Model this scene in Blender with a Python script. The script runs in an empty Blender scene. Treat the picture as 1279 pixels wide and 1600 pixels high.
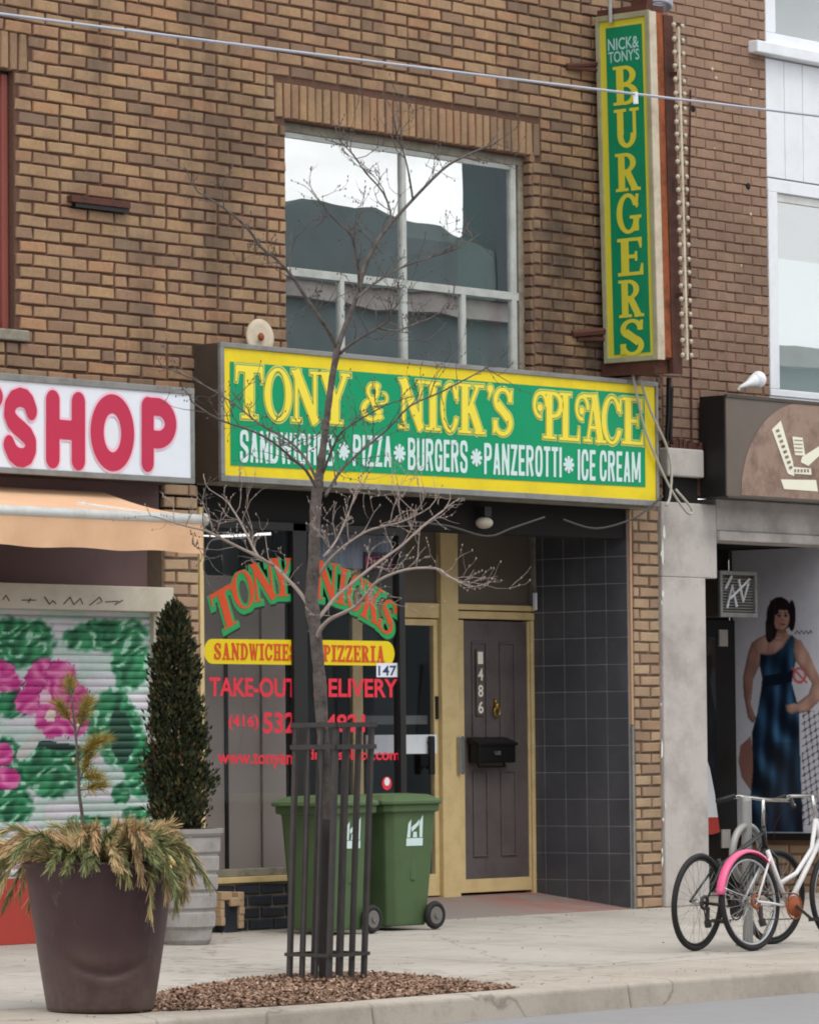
import bpy, bmesh, math, random
import numpy as np
from mathutils import Vector, Matrix
random.seed(7); rng = np.random.RandomState(7)
S = bpy.context.scene
COL = S.collection
PI = math.pi

# ------------------------------------------------------------------ camera
F = 6900.0
TH = math.radians(49.6); ROLL = .0095; PITCH = math.atan((1164-800)/F)
fwd = Vector((math.sin(TH)*math.cos(PITCH), math.cos(TH)*math.cos(PITCH), math.sin(PITCH)))
r0 = Vector((math.cos(TH), -math.sin(TH), 0)); u0 = r0.cross(fwd)
RR = r0*math.cos(ROLL) - u0*math.sin(ROLL); UU = u0*math.cos(ROLL) + r0*math.sin(ROLL)
CAM = Vector((-25.036, -21.307, 1.308))
cd = bpy.data.cameras.new('camera'); cam = bpy.data.objects.new('camera', cd); COL.objects.link(cam)
m = Matrix((RR, UU, -fwd)).transposed().to_4x4(); m.translation = CAM
cam.matrix_world = m
cd.sensor_fit = 'VERTICAL'; cd.sensor_height = 24; cd.lens = F/1600*24
cd.clip_start = .5; cd.clip_end = 3000
S.camera = cam

# ------------------------------------------------------------------ world, sun, exposure
w = bpy.data.worlds.new('World'); S.world = w; w.use_nodes = True
nt = w.node_tree; nt.nodes.clear()
SUN_EL, SUN_AZ = math.radians(60), math.radians(205)      # azimuth, clockwise from +Y: from the street side
sky = nt.nodes.new('ShaderNodeTexSky'); sky.sky_type = 'NISHITA'; sky.sun_disc = False
sky.sun_elevation = SUN_EL; sky.sun_rotation = SUN_AZ; sky.air_density = 1.2; sky.dust_density = 3.5; sky.ozone_density = 1.0
tc = nt.nodes.new('ShaderNodeTexCoord'); mp = nt.nodes.new('ShaderNodeMapping'); mp.inputs['Scale'].default_value = (1.3, 1.3, 4.0)
nz = nt.nodes.new('ShaderNodeTexNoise'); nz.inputs['Scale'].default_value = 2.2; nz.inputs['Detail'].default_value = 6
cr = nt.nodes.new('ShaderNodeValToRGB'); cr.color_ramp.elements[0].position = .30; cr.color_ramp.elements[1].position = .52
mx = nt.nodes.new('ShaderNodeMix'); mx.data_type = 'RGBA'
mx.inputs[7].default_value = (18.5, 18.7, 18.8, 1)
bg = nt.nodes.new('ShaderNodeBackground'); bg.inputs['Strength'].default_value = .105
wo = nt.nodes.new('ShaderNodeOutputWorld')
L = nt.links.new
L(tc.outputs['Generated'], mp.inputs['Vector']); L(mp.outputs['Vector'], nz.inputs['Vector'])
L(nz.outputs['Fac'], cr.inputs['Fac']); L(cr.outputs['Color'], mx.inputs[0]); L(sky.outputs['Color'], mx.inputs[6])
L(mx.outputs[2], bg.inputs['Color']); L(bg.outputs['Background'], wo.inputs['Surface'])
sl = bpy.data.lights.new('sun', 'SUN'); sl.energy = 1.2; sl.angle = math.radians(24); sl.color = (1.0, .95, .87)
so = bpy.data.objects.new('sun', sl); COL.objects.link(so)
sd = Vector((math.sin(SUN_AZ)*math.cos(SUN_EL), math.cos(SUN_AZ)*math.cos(SUN_EL), math.sin(SUN_EL)))
so.rotation_euler = sd.to_track_quat('Z', 'Y').to_euler()
S.view_settings.view_transform = 'Standard'; S.view_settings.look = 'None'
S.view_settings.exposure = -.08; S.view_settings.gamma = 1
S.render.engine = 'CYCLES'
S.cycles.filter_width = 1.9; S.cycles.max_bounces = 8; S.cycles.transparent_max_bounces = 12

# ------------------------------------------------------------------ measuring helpers: a pixel of the photo -> a point on a plane of the place
def ray(u, v): return fwd + RR*((u-639.5)/F) - UU*((v-800)/F)
def onY(u, v, Y=0.0):
    d = ray(u, v); return CAM + d*((Y-CAM.y)/d.y)
def onX(u, v, X):
    d = ray(u, v); return CAM + d*((X-CAM.x)/d.x)
SLOPE = .02
def gz(y): return SLOPE*min(0, max(y, -5.35))
def onG(u, v):
    d = ray(u, v); t = (-CAM.z+SLOPE*CAM.y)/(d.z-SLOPE*d.y); return CAM + d*t
def atD(u, v, dist): return CAM + ray(u, v)*dist
def proj(p):
    d = Vector(p)-CAM; k = d.dot(fwd); return 639.5+F*d.dot(RR)/k, 800-F*d.dot(UU)/k, k

# ------------------------------------------------------------------ materials
def srgb(r, g, b):
    f = lambda c: c/12.92 if c <= .04045 else ((c+.055)/1.055)**2.4
    return (f(r/255), f(g/255), f(b/255), 1)
def scale(c, k): return (c[0]*k, c[1]*k, c[2]*k, 1)
class NT:
    def __init__(s, name):
        s.m = bpy.data.materials.new(name); s.m.use_nodes = True; s.t = s.m.node_tree
        s.b = s.t.nodes['Principled BSDF']; s.out = s.t.nodes['Material Output']
    def n(s, ty, **k):
        x = s.t.nodes.new(ty)
        for a, v in k.items():
            if a.startswith('i_'): x.inputs[a[2:].replace('_', ' ')].default_value = v
            else: setattr(x, a, v)
        return x
    def l(s, a, b): s.t.links.new(a, b)
    def mix(s, f, a, b, blend='MIX'):
        x = s.t.nodes.new('ShaderNodeMix'); x.data_type = 'RGBA'; x.blend_type = blend
        for i, v in ((0, f), (6, a), (7, b)):
            if hasattr(v, 'links'): s.l(v, x.inputs[i])
            else: x.inputs[i].default_value = v
        return x.outputs[2]
    def noise(s, sc, det=4, space='Object', rough=.6, stretch=None):
        t = s.n('ShaderNodeTexCoord'); o = t.outputs[space] if space != 'World' else s.n('ShaderNodeNewGeometry').outputs['Position']
        if stretch:
            mp = s.n('ShaderNodeMapping'); mp.inputs['Scale'].default_value = stretch; s.l(o, mp.inputs['Vector']); o = mp.outputs['Vector']
        x = s.n('ShaderNodeTexNoise', i_Scale=sc, i_Detail=det, i_Roughness=rough); s.l(o, x.inputs['Vector']); return x.outputs['Fac']
    def ramp(s, f, *st):
        r = s.n('ShaderNodeValToRGB'); e = r.color_ramp.elements
        while len(e) < len(st): e.new(.5)
        for i, (p, c) in enumerate(st):
            e[i].position = p; e[i].color = c if hasattr(c, '__len__') else (c, c, c, 1)
        s.l(f, r.inputs['Fac']); return r.outputs['Color']
    def bump(s, f, st=.3, dist=.01):
        b = s.n('ShaderNodeBump', i_Strength=st, i_Distance=dist); s.l(f, b.inputs['Height']); s.l(b.outputs['Normal'], s.b.inputs['Normal'])
def mat(name, col, rough=.6, var=.25, sc=6, metal=0, bump=0, bsc=40, spec=.4, dirt=None, dsc=2.5, damt=.5, space='Object', stretch=None):
    k = NT(name); f = k.noise(sc, 5, space, stretch=stretch)
    c = k.mix(f, scale(col, 1-var), scale(col, 1+var))
    if dirt:
        g = k.ramp(k.noise(dsc, 7, space, .7), (.45, 0.0), (.7, damt)); c = k.mix(g, c, dirt)
    k.l(c, k.b.inputs['Base Color']); k.b.inputs['Roughness'].default_value = rough
    k.b.inputs['Metallic'].default_value = metal; k.b.inputs['Specular IOR Level'].default_value = spec
    if bump: k.bump(k.noise(bsc, 4, space), bump)
    return k.m
def vcol_mat(name, rough=.5, attr='paint'):
    k = NT(name); a = k.n('ShaderNodeAttribute', attribute_name=attr)
    c = k.mix(k.noise(9, 5), (.80, .80, .80, 1), (1.1, 1.1, 1.1, 1)); 
    k.l(k.mix(1.0, a.outputs['Color'], c, 'MULTIPLY'), k.b.inputs['Base Color']); k.b.inputs['Roughness'].default_value = rough
    return k.m
def glass_mat(name, refl, tint=(1, 1, 1, 1), base=.03, power=1.6, rough=.0):
    k = NT(name); k.t.nodes.remove(k.b)
    tr = k.n('ShaderNodeBsdfTransparent'); tr.inputs['Color'].default_value = tint
    gl = k.n('ShaderNodeBsdfGlossy'); gl.inputs['Roughness'].default_value = rough
    # uneven old pane: very gentle ripple
    bp = k.n('ShaderNodeBump', i_Strength=.06, i_Distance=.02); k.l(k.noise(1.3, 1), bp.inputs['Height']); k.l(bp.outputs['Normal'], gl.inputs['Normal'])
    lw = k.n('ShaderNodeLayerWeight', i_Blend=.5)
    mt = k.n('ShaderNodeMath', operation='POWER'); mt.inputs[1].default_value = power; k.l(lw.outputs['Facing'], mt.inputs[0])
    mr = k.n('ShaderNodeMapRange'); mr.inputs['To Min'].default_value = base; mr.inputs['To Max'].default_value = refl; k.l(mt.outputs[0], mr.inputs['Value'])
    mx = k.n('ShaderNodeMixShader'); k.l(mr.outputs[0], mx.inputs[0]); k.l(tr.outputs[0], mx.inputs[1]); k.l(gl.outputs[0], mx.inputs[2])
    k.l(mx.outputs[0], k.out.inputs['Surface']); return k.m
def brick_mat(name, cols, soot=.55, attr_type='OBJECT'):
    k = NT(name)
    a = k.n('ShaderNodeAttribute', attribute_name='tone'); a.attribute_type = attr_type
    n = len(cols); base = k.ramp(a.outputs['Fac'], *[((i+.5)/n, c) for i, c in enumerate(cols)])
    g = k.noise(34, 5, 'World', .7)
    base = k.mix(k.ramp(g, (.35, .0), (.75, .45)), base, scale(cols[0], .62))
    big = k.ramp(k.noise(.75, 6, 'World', .62), (.47, 0.0), (.70, soot)); base = k.mix(big, base, (.040, .034, .030, 1))
    base = k.mix(k.ramp(k.noise(1.0, 6, 'World', .6, stretch=(2.6, 1, .28)), (.50, 0.0), (.68, soot*.75)), base, (.050, .042, .036, 1))
    base = k.mix(k.ramp(k.noise(1.3, 5, 'World', .6, stretch=(1.8, 1, .4)), (.58, 0.0), (.75, .35)), base, (.34, .28, .21, 1))
    # soot lies heavier on the part of the wall to the right of the upper window
    ge = k.n('ShaderNodeNewGeometry'); sp = k.n('ShaderNodeSeparateXYZ'); k.l(ge.outputs['Position'], sp.inputs[0])
    r = k.n('ShaderNodeMapRange'); r.inputs['From Min'].default_value = -.6; r.inputs['From Max'].default_value = 1.9; r.inputs['To Max'].default_value = min(.85, soot*1.5); k.l(sp.outputs['X'], r.inputs['Value'])
    r2 = k.n('ShaderNodeMapRange'); r2.inputs['From Min'].default_value = 6.3; r2.inputs['From Max'].default_value = 5.3; r2.inputs['To Max'].default_value = 1; k.l(sp.outputs['Z'], r2.inputs['Value'])
    mm = k.n('ShaderNodeMath', operation='MULTIPLY'); k.l(r.outputs[0], mm.inputs[0]); k.l(r2.outputs[0], mm.inputs[1])
    m3 = k.n('ShaderNodeMath', operation='MULTIPLY'); k.l(mm.outputs[0], m3.inputs[0]); k.l(k.ramp(k.noise(2.4, 6, 'World', .6), (.3, .15), (.62, 1.0)), m3.inputs[1])
    base = k.mix(m3.outputs[0], base, (.045, .036, .032, 1))
    k.l(base, k.b.inputs['Base Color']); k.b.inputs['Roughness'].default_value = .9; k.b.inputs['Specular IOR Level'].default_value = .2
    k.bump(k.noise(70, 5, 'World'), .5, .006)
    return k.m
BUFF = [srgb(136, 112, 92), srgb(152, 121, 99), srgb(162, 133, 104), srgb(166, 135, 104), srgb(170, 140, 108), srgb(165, 129, 103), srgb(158, 131, 103), srgb(173, 141, 106), srgb(154, 124, 100), srgb(177, 136, 103), srgb(128, 106, 91), srgb(165, 137, 108)]
M = {}
M['brick'] = brick_mat('buff_brick', BUFF)
M['brick_g'] = brick_mat('buff_brick_joined', BUFF, attr_type='GEOMETRY')
M['mortar'] = mat('dark_mortar', srgb(92, 66, 54), .95, .35, 30, bump=.4)
PAINTED = [srgb(150, 122, 104), srgb(154, 126, 106), srgb(158, 130, 110), srgb(147, 118, 102), srgb(162, 132, 112)]
M['pbrick'] = brick_mat('painted_brick', PAINTED, .25); M['pbrick_g'] = M['pbrick']
M['pmortar'] = mat('painted_mortar', srgb(142, 112, 98), .95, .3, 20, bump=.4)
TAN = [srgb(190, 162, 132), srgb(182, 154, 126), srgb(172, 140, 114), srgb(196, 168, 138), srgb(162, 134, 112)]
M['tanbrick'] = brick_mat('tan_brick', TAN, .2)
M['tanmortar'] = mat('pale_mortar', srgb(120, 104, 88), .95, .3, 20, bump=.3)
M['glazed'] = mat('glazed_dark_brick', srgb(48, 52, 60), .35, .5, 3, space='World')
M['glazed_mortar'] = mat('glazed_mortar', srgb(150, 136, 120), .95, .3, 20)
M['tile'] = mat('slate_tile', srgb(72, 73, 80), .42, .35, 3.0, space='World', dirt=srgb(110, 110, 112), dsc=2, damt=.3)
M['tile_grout'] = mat('tile_grout', srgb(158, 158, 160), .9, .3, 8)
M['concrete'] = mat('sidewalk_concrete', srgb(188, 182, 174), .92, .08, 1.6, bump=.15, bsc=60, space='World', dirt=srgb(140, 134, 126), dsc=.9, damt=.55)
M['concrete2'] = mat('kerb_concrete', srgb(182, 173, 162), .92, .12, 2.2, bump=.3, bsc=50, space='World', dirt=srgb(125, 116, 104), dsc=1.6, damt=.7)
def pave(name, col, dark):
    k = NT(name); c = k.mix(k.noise(1.6, 5, 'World'), scale(col, .90), scale(col, 1.08))
    c = k.mix(k.ramp(k.noise(.8, 8, 'World', .72), (.44, 0.0), (.68, .6)), c, dark)
    c = k.mix(k.ramp(k.noise(9, 6, 'World', .8), (.50, 0.0), (.72, .35)), c, scale(dark, .8))
    ge = k.n('ShaderNodeNewGeometry'); vo = k.n('ShaderNodeTexVoronoi', i_Scale=2.3); k.l(ge.outputs['Position'], vo.inputs['Vector'])
    c = k.mix(k.ramp(vo.outputs['Distance'], (.035, .55), (.05, 0.0)), c, scale(dark, .45))
    v2 = k.n('ShaderNodeTexVoronoi', i_Scale=.42, feature='DISTANCE_TO_EDGE'); mp = k.n('ShaderNodeVectorMath', operation='ADD'); k.l(ge.outputs['Position'], mp.inputs[0])
    nn = k.n('ShaderNodeTexNoise', i_Scale=3.0, i_Detail=5); k.l(ge.outputs['Position'], nn.inputs['Vector']); sc = k.n('ShaderNodeVectorMath', operation='SCALE'); sc.inputs['Scale'].default_value = .5; k.l(nn.outputs['Color'], sc.inputs[0]); k.l(sc.outputs[0], mp.inputs[1]); k.l(mp.outputs[0], v2.inputs['Vector'])
    c = k.mix(k.ramp(v2.outputs['Distance'], (.002, .5), (.006, 0.0)), c, scale(dark, .4))
    k.l(c, k.b.inputs['Base Color']); k.b.inputs['Roughness'].default_value = .92; k.bump(k.noise(60, 4, 'World'), .2); return k.m
M['concrete'] = pave('sidewalk_concrete', srgb(176, 170, 162), srgb(132, 126, 117))
M['concrete2'] = pave('kerb_concrete', srgb(170, 161, 150), srgb(118, 109, 98))
M['asphalt'] = mat('asphalt', srgb(134, 133, 134), .85, .12, 4, bump=.5, bsc=120, space='World')
M['stucco'] = mat('grey_stucco', srgb(184, 178, 174), .9, .10, 3, bump=.3, bsc=25, space='World', dirt=srgb(130, 122, 116), dsc=1.8, damt=.7)
M['paint_flake'] = mat('flaked_paint', srgb(214, 218, 208), .8, .1, 8)
M['gold'] = mat('gold_painted_wood', srgb(212, 188, 138), .5, .08, 4, dirt=srgb(172, 146, 100), dsc=5, damt=.5)
M['black'] = mat('black_metal', srgb(26, 24, 24), .5, .3, 8)
M['brownmetal'] = mat('brown_metal', srgb(72, 62, 54), .5, .15, 3, dirt=srgb(40, 34, 30), dsc=4, damt=.5)
M['alu'] = mat('dull_aluminium', srgb(140, 140, 138), .45, .12, 6, metal=.35, dirt=srgb(95, 92, 88), dsc=5, damt=.6)
M['whitealu'] = mat('white_aluminium', srgb(206, 208, 206), .45, .06, 6, dirt=srgb(130, 120, 110), dsc=6, damt=.4)
M['muntin'] = mat('grey_window_bar', srgb(178, 182, 178), .5, .08, 6, dirt=srgb(120, 116, 106), dsc=7, damt=.5)
M['farwin'] = mat('far_window', srgb(74, 84, 90), .5, .1, 2)
M['agedframe'] = mat('aged_grey_wood', srgb(138, 132, 118), .8, .25, 12, dirt=srgb(80, 72, 62), dsc=8, damt=.7)
M['green'] = mat('sign_green', srgb(0, 146, 98), .4, .05, 2, spec=.22)
M['yellow'] = mat('sign_yellow', srgb(230, 206, 34), .4, .05, 2, spec=.25, dirt=srgb(186, 164, 44), dsc=3, damt=.4)
M['lyellow'] = mat('letter_yellow', srgb(238, 218, 66), .3, .05, 2)
M['letter_edge'] = mat('letter_edge', srgb(196, 204, 110), .4, .05, 4)
M['letter_line'] = mat('letter_line', srgb(120, 150, 70), .4, .05, 4)
M['lwhite'] = mat('letter_white', srgb(205, 226, 226), .3, .06, 30)
M['fadedwhite'] = mat('faded_white_print', srgb(160, 196, 196), .4, .2, 30)
M['signwhite'] = mat('sign_white', srgb(224, 230, 240), .3, .02, 2, dirt=srgb(200, 204, 208), dsc=1, damt=.4)
M['crimson'] = mat('crimson_letter', srgb(186, 44, 78), .35, .04, 3)
M['crimson_edge'] = mat('crimson_edge', srgb(236, 190, 208), .35, .03, 3)
M['dgreen'] = mat('blade_green', srgb(4, 128, 88), .35, .06, 3, dirt=srgb(10, 96, 66), dsc=3, damt=.4)
M['dyellow'] = mat('blade_yellow', srgb(196, 188, 58), .4, .08, 3)
M['cream'] = mat('cream_metal', srgb(196, 184, 164), .6, .12, 6, dirt=srgb(140, 118, 92), dsc=5, damt=.6)
M['greyframe'] = mat('grey_green_frame', srgb(150, 148, 120), .6, .1, 6, dirt=srgb(110, 100, 74), dsc=5, damt=.5)
M['rust'] = mat('rust', srgb(150, 82, 48), .85, .5, 9, bump=.4, dirt=srgb(60, 32, 24), dsc=5, damt=.95, stretch=(1, 1, .35))
M['rustdark'] = mat('dark_rust', srgb(84, 50, 40), .85, .4, 9, bump=.4, dirt=srgb(40, 28, 24), dsc=6, damt=.8)
M['bulb'] = mat('milky_bulb', srgb(176, 166, 144), .2, .12, 20, spec=.6)
M['orange'] = mat('awning_canvas', srgb(216, 176, 142), .85, .06, 3, bump=.1, dirt=srgb(196, 148, 108), dsc=2.5, damt=.45)
M['stripered'] = mat('red_vinyl', srgb(222, 50, 68), .35, .05, 3)
M['vorange'] = mat('orange_red_vinyl', srgb(206, 74, 34), .35, .12, 40)
M['vgreen'] = mat('green_vinyl', srgb(38, 150, 84), .35, .12, 40)
M['vyellow'] = mat('yellow_vinyl', srgb(226, 200, 22), .35, .04, 3)
M['plum'] = mat('plum_panel', srgb(98, 74, 74), .7, .08, 2, dirt=srgb(72, 54, 54), dsc=2, damt=.5)
M['beige'] = mat('beige_housing', srgb(196, 188, 172), .55, .06, 3, dirt=srgb(150, 140, 124), dsc=3, damt=.5)
M['redpaint'] = mat('red_paint', srgb(176, 66, 56), .7, .08, 3, dirt=srgb(140, 56, 48), dsc=3, damt=.5)
M['redframe'] = mat('red_brown_frame', srgb(128, 66, 58), .6, .12, 3)
M['door'] = mat('dark_brown_door', srgb(96, 88, 87), .5, .08, 4, dirt=srgb(56, 48, 48), dsc=3, damt=.5)
M['transom'] = mat('brown_panel', srgb(100, 90, 80), .6, .1, 3)
M['brass'] = mat('brass', srgb(176, 138, 60), .3, .1, 10, metal=.8)
M['chrome'] = mat('chrome', srgb(190, 190, 188), .25, .1, 10, metal=.9)
M['mailblack'] = mat('black_enamel', srgb(18, 18, 20), .3, .2, 10)
M['white'] = mat('white_paint', srgb(226, 230, 236), .5, .03, 3, dirt=srgb(190, 190, 190), dsc=3, damt=.4)
M['bin'] = mat('green_bin_plastic', srgb(78, 100, 66), .55, .12, 4, spec=.3, dirt=srgb(66, 80, 58), dsc=4, damt=.6)
M['tyre'] = mat('black_rubber', srgb(30, 28, 30), .7, .2, 20)
M['hub'] = mat('grey_plastic_hub', srgb(110, 108, 104), .5, .2, 10)
M['planter'] = mat('plum_plastic', srgb(66, 46, 48), .5, .08, 3, spec=.35, dirt=srgb(88, 70, 64), dsc=2.5, damt=.6)
k = NT('scuffed_plum_plastic'); ge = k.n('ShaderNodeTexCoord'); sp = k.n('ShaderNodeSeparateXYZ'); k.l(ge.outputs['Object'], sp.inputs[0])
c = k.mix(k.noise(3, 5), srgb(60, 42, 44), srgb(72, 50, 52))
zr = k.n('ShaderNodeMapRange'); zr.inputs['From Min'].default_value = .32; zr.inputs['From Max'].default_value = -.15; k.l(sp.outputs['Z'], zr.inputs['Value'])
mm = k.n('ShaderNodeMath', operation='MULTIPLY'); k.l(zr.outputs[0], mm.inputs[0]); k.l(k.ramp(k.noise(4, 7, rough=.75), (.35, .1), (.7, .9)), mm.inputs[1])
c = k.mix(mm.outputs[0], c, srgb(112, 98, 88)); c = k.mix(k.ramp(k.noise(14, 8, rough=.8, stretch=(1, 1, .25)), (.60, 0.0), (.70, .5)), c, srgb(120, 104, 98))
c = k.mix(k.ramp(k.noise(1.6, 6), (.5, 0.0), (.7, .5)), c, srgb(96, 74, 70))
k.l(c, k.b.inputs['Base Color']); k.b.inputs['Roughness'].default_value = .48; k.b.inputs['Specular IOR Level'].default_value = .35; k.bump(k.noise(30, 5), .12, .004); M['planter'] = k.m
M['pot'] = mat('grey_fluted_concrete', srgb(158, 154, 152), .85, .1, 5, bump=.2, dirt=srgb(110, 104, 98), dsc=5, damt=.6)
M['soil'] = mat('soil', srgb(84, 64, 50), 1, .3, 20, bump=.5)
M['bark'] = mat('tree_bark', srgb(98, 90, 86), .9, .5, 22, bump=1.0, bsc=45, dirt=srgb(58, 52, 48), dsc=12, damt=1.0, stretch=(1, 1, .4))
M['twig'] = mat('pale_twig', srgb(150, 136, 128), .8, .3, 12)
M['wrap'] = mat('dark_bark_guard', srgb(44, 40, 40), .8, .3, 12, bump=.4, bsc=80)
M['iron'] = mat('painted_iron', srgb(52, 50, 50), .55, .2, 9, dirt=srgb(84, 70, 60), dsc=7, damt=.4)
M['cable'] = mat('pale_cable', srgb(170, 174, 186), .5, .1, 9)
M['greycable'] = mat('grey_cable', srgb(176, 172, 160), .6, .1, 9)
M['darkcable'] = mat('dark_cable', srgb(60, 58, 58), .6, .1, 9)
M['interior'] = mat('dim_interior', srgb(120, 112, 106), .9, .08, 1)
M['interior2'] = mat('grey_partition', srgb(176, 164, 156), .9, .08, 1.5)
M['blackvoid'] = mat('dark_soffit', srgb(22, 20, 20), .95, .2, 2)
M['curtain'] = mat('grey_curtain', srgb(170, 176, 188), .8, .3, 6, stretch=(6, 1, .3))
M['blind'] = mat('white_blind', srgb(226, 226, 220), .8, .04, 2)
M['tealcloth'] = mat('teal_cloth', srgb(84, 200, 150), .8, .3, 5)
M['redcloth'] = mat('red_cloth', srgb(200, 70, 80), .8, .2, 5)
M['blue'] = mat('blue_print', srgb(36, 56, 110), .5, .05, 4)
M['pinkvinyl'] = mat('pink_plastic', srgb(210, 60, 110), .4, .1, 5)
M['bronze'] = mat('bronze_sign_face', srgb(104, 92, 84), .4, .1, 2, dirt=srgb(84, 74, 68), dsc=2, damt=.5)
M['dome'] = mat('brown_mottled_print', srgb(146, 122, 108), .4, .3, 6, dirt=srgb(92, 62, 50), dsc=5, damt=.8)
M['logo'] = mat('cream_print', srgb(232, 230, 212), .4, .04, 4)
M['logodark'] = mat('dark_print', srgb(60, 54, 50), .4, .1, 4)
M['pink'] = mat('pink_enamel', srgb(222, 96, 140), .3, .08, 8)
M['silver'] = mat('silver_paint', srgb(186, 190, 196), .3, .1, 9, metal=.4)
M['bikeblack'] = mat('black_bike_paint', srgb(34, 36, 36), .35, .2, 9)
M['bikewhite'] = mat('white_bike_paint', srgb(214, 212, 214), .35, .05, 9)
M['galv'] = mat('galvanised_steel', srgb(150, 150, 148), .5, .15, 9, metal=.3)
M['tanbrickflat'] = mat('tan_strip', srgb(176, 142, 116), .7, .1, 5)
M['roadbrick'] = mat('brown_brick_base', srgb(128, 98, 78), .9, .2, 5, bump=.3)
M['glassW'] = glass_mat('upper_window_glass', .95, (.85, .9, .9, 1), .36, 1.0)
M['glassS'] = glass_mat('shopfront_glass', .20, (.92, .92, .93, 1), .03, 1.6)
M['glassB'] = glass_mat('bay_window_glass', .5, (.9, .95, .97, 1), .2, 1.0)
M['paint'] = vcol_mat('flat_paint'); M['poster'] = vcol_mat('printed_poster', .35)

# ------------------------------------------------------------------ mesh builder
class MB:
    def __init__(s): s.v = []; s.f = []; s.mi = []; s.c = []
    def add(s, vs, fs, mi=0):
        o = len(s.v); s.v += [tuple(p) for p in vs]; s.f += [tuple(i+o for i in f) for f in fs]; s.mi += [mi]*len(fs); return s
    def box(s, x0, x1, y0, y1, z0, z1, mi=0):
        return s.add([(x, y, z) for z in (z0, z1) for y in (y0, y1) for x in (x0, x1)],
                     [(0, 2, 3, 1), (4, 5, 7, 6), (0, 1, 5, 4), (2, 6, 7, 3), (0, 4, 6, 2), (1, 3, 7, 5)], mi)
    def hexa(s, a, b, mi=0):   # two quads a, b (4 points each)
        return s.add(list(a)+list(b), [(3, 2, 1, 0), (4, 5, 6, 7), (0, 1, 5, 4), (1, 2, 6, 5), (2, 3, 7, 6), (3, 0, 4, 7)], mi)
    def tube(s, pts, r, n=6, mi=0, caps=True):
        pts = [Vector(p) for p in pts]; k = len(pts)
        if not hasattr(r, '__len__'): r = [r]*k
        o = len(s.v); ref = None
        for i, p in enumerate(pts):
            t = (pts[min(i+1, k-1)]-pts[max(i-1, 0)]); t = t.normalized() if t.length > 1e-9 else Vector((0, 0, 1))
            if ref is None: ref = t.orthogonal().normalized()
            ref = (ref - t*ref.dot(t)); ref = ref.normalized() if ref.length > 1e-6 else t.orthogonal().normalized()
            b = t.cross(ref)
            for j in range(n):
                a = 2*PI*j/n; q = p+(ref*math.cos(a)+b*math.sin(a))*r[i]; s.v.append(tuple(q))
        for i in range(k-1):
            for j in range(n):
                s.f.append((o+i*n+j, o+i*n+(j+1) % n, o+(i+1)*n+(j+1) % n, o+(i+1)*n+j)); s.mi.append(mi)
        if caps:
            s.f.append(tuple(o+j for j in reversed(range(n)))); s.mi.append(mi)
            s.f.append(tuple(o+(k-1)*n+j for j in range(n))); s.mi.append(mi)
        return s
    def lathe(s, prof, n=32, c=(0, 0, 0), mi=0, fn=None):
        o = len(s.v); k = len(prof)
        for (r, z) in prof:
            for j in range(n):
                a = 2*PI*j/n; rr = r*(fn(a, z) if fn else 1); s.v.append((c[0]+rr*math.cos(a), c[1]+rr*math.sin(a), c[2]+z))
        for i in range(k-1):
            for j in range(n):
                s.f.append((o+i*n+j, o+i*n+(j+1) % n, o+(i+1)*n+(j+1) % n, o+(i+1)*n+j)); s.mi.append(mi)
        s.f.append(tuple(o+j for j in reversed(range(n)))); s.mi.append(mi)
        s.f.append(tuple(o+(k-1)*n+j for j in range(n))); s.mi.append(mi)
        return s
    def torus(s, c, ax, R, r, n=40, m=8, mi=0, a0=0, a1=2*PI):
        ax = Vector(ax).normalized(); e = ax.orthogonal().normalized(); g = ax.cross(e)
        if abs(ax.z) < .9:
            g = Vector((0, 0, 1))-ax*ax.z; g.normalize(); e = g.cross(ax)
        full = abs(a1-a0-2*PI) < 1e-6
        pts = [Vector(c)+(e*math.cos(a0+(a1-a0)*i/n)+g*math.sin(a0+(a1-a0)*i/n))*R for i in range(n+(0 if full else 1))]
        if not full: return s.tube(pts, r, m, mi)
        o = len(s.v)
        for i, p in enumerate(pts):
            d = (p-Vector(c)).normalized()
            for j in range(m):
                b = 2*PI*j/m; s.v.append(tuple(p+(d*math.cos(b)+ax*math.sin(b))*r))
        for i in range(n):
            for j in range(m):
                s.f.append((o+i*m+j, o+((i+1) % n)*m+j, o+((i+1) % n)*m+(j+1) % m, o+i*m+(j+1) % m)); s.mi.append(mi)
        return s
    def sph(s, c, rx, ry, rz, n=12, m=8, mi=0):
        o = len(s.v)
        prof = [(math.sin(PI*i/m), -math.cos(PI*i/m)) for i in range(m+1)]
        for (r, z) in prof:
            for j in range(n):
                a = 2*PI*j/n; s.v.append((c[0]+rx*r*math.cos(a), c[1]+ry*r*math.sin(a), c[2]+rz*z))
        for i in range(m):
            for j in range(n):
                s.f.append((o+i*n+j, o+i*n+(j+1) % n, o+(i+1)*n+(j+1) % n, o+(i+1)*n+j)); s.mi.append(mi)
        return s
    def build(s, name, mats, parent=None, smooth=False, bevel=0, kind=None, label=None, seg=2):
        me = bpy.data.meshes.new(name); me.from_pydata(s.v, [], s.f)
        if not isinstance(mats, (list, tuple)): mats = [mats]
        for x in mats: me.materials.append(M[x] if isinstance(x, str) else x)
        me.polygons.foreach_set('material_index', s.mi)
        if smooth: me.polygons.foreach_set('use_smooth', [True]*len(s.f))
        me.update()
        return link(name, me, parent, bevel, kind, label, seg)
def wmat(o):
    if not o.parent: return o.matrix_basis.copy()
    return wmat(o.parent) @ o.matrix_parent_inverse @ o.matrix_basis
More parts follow.
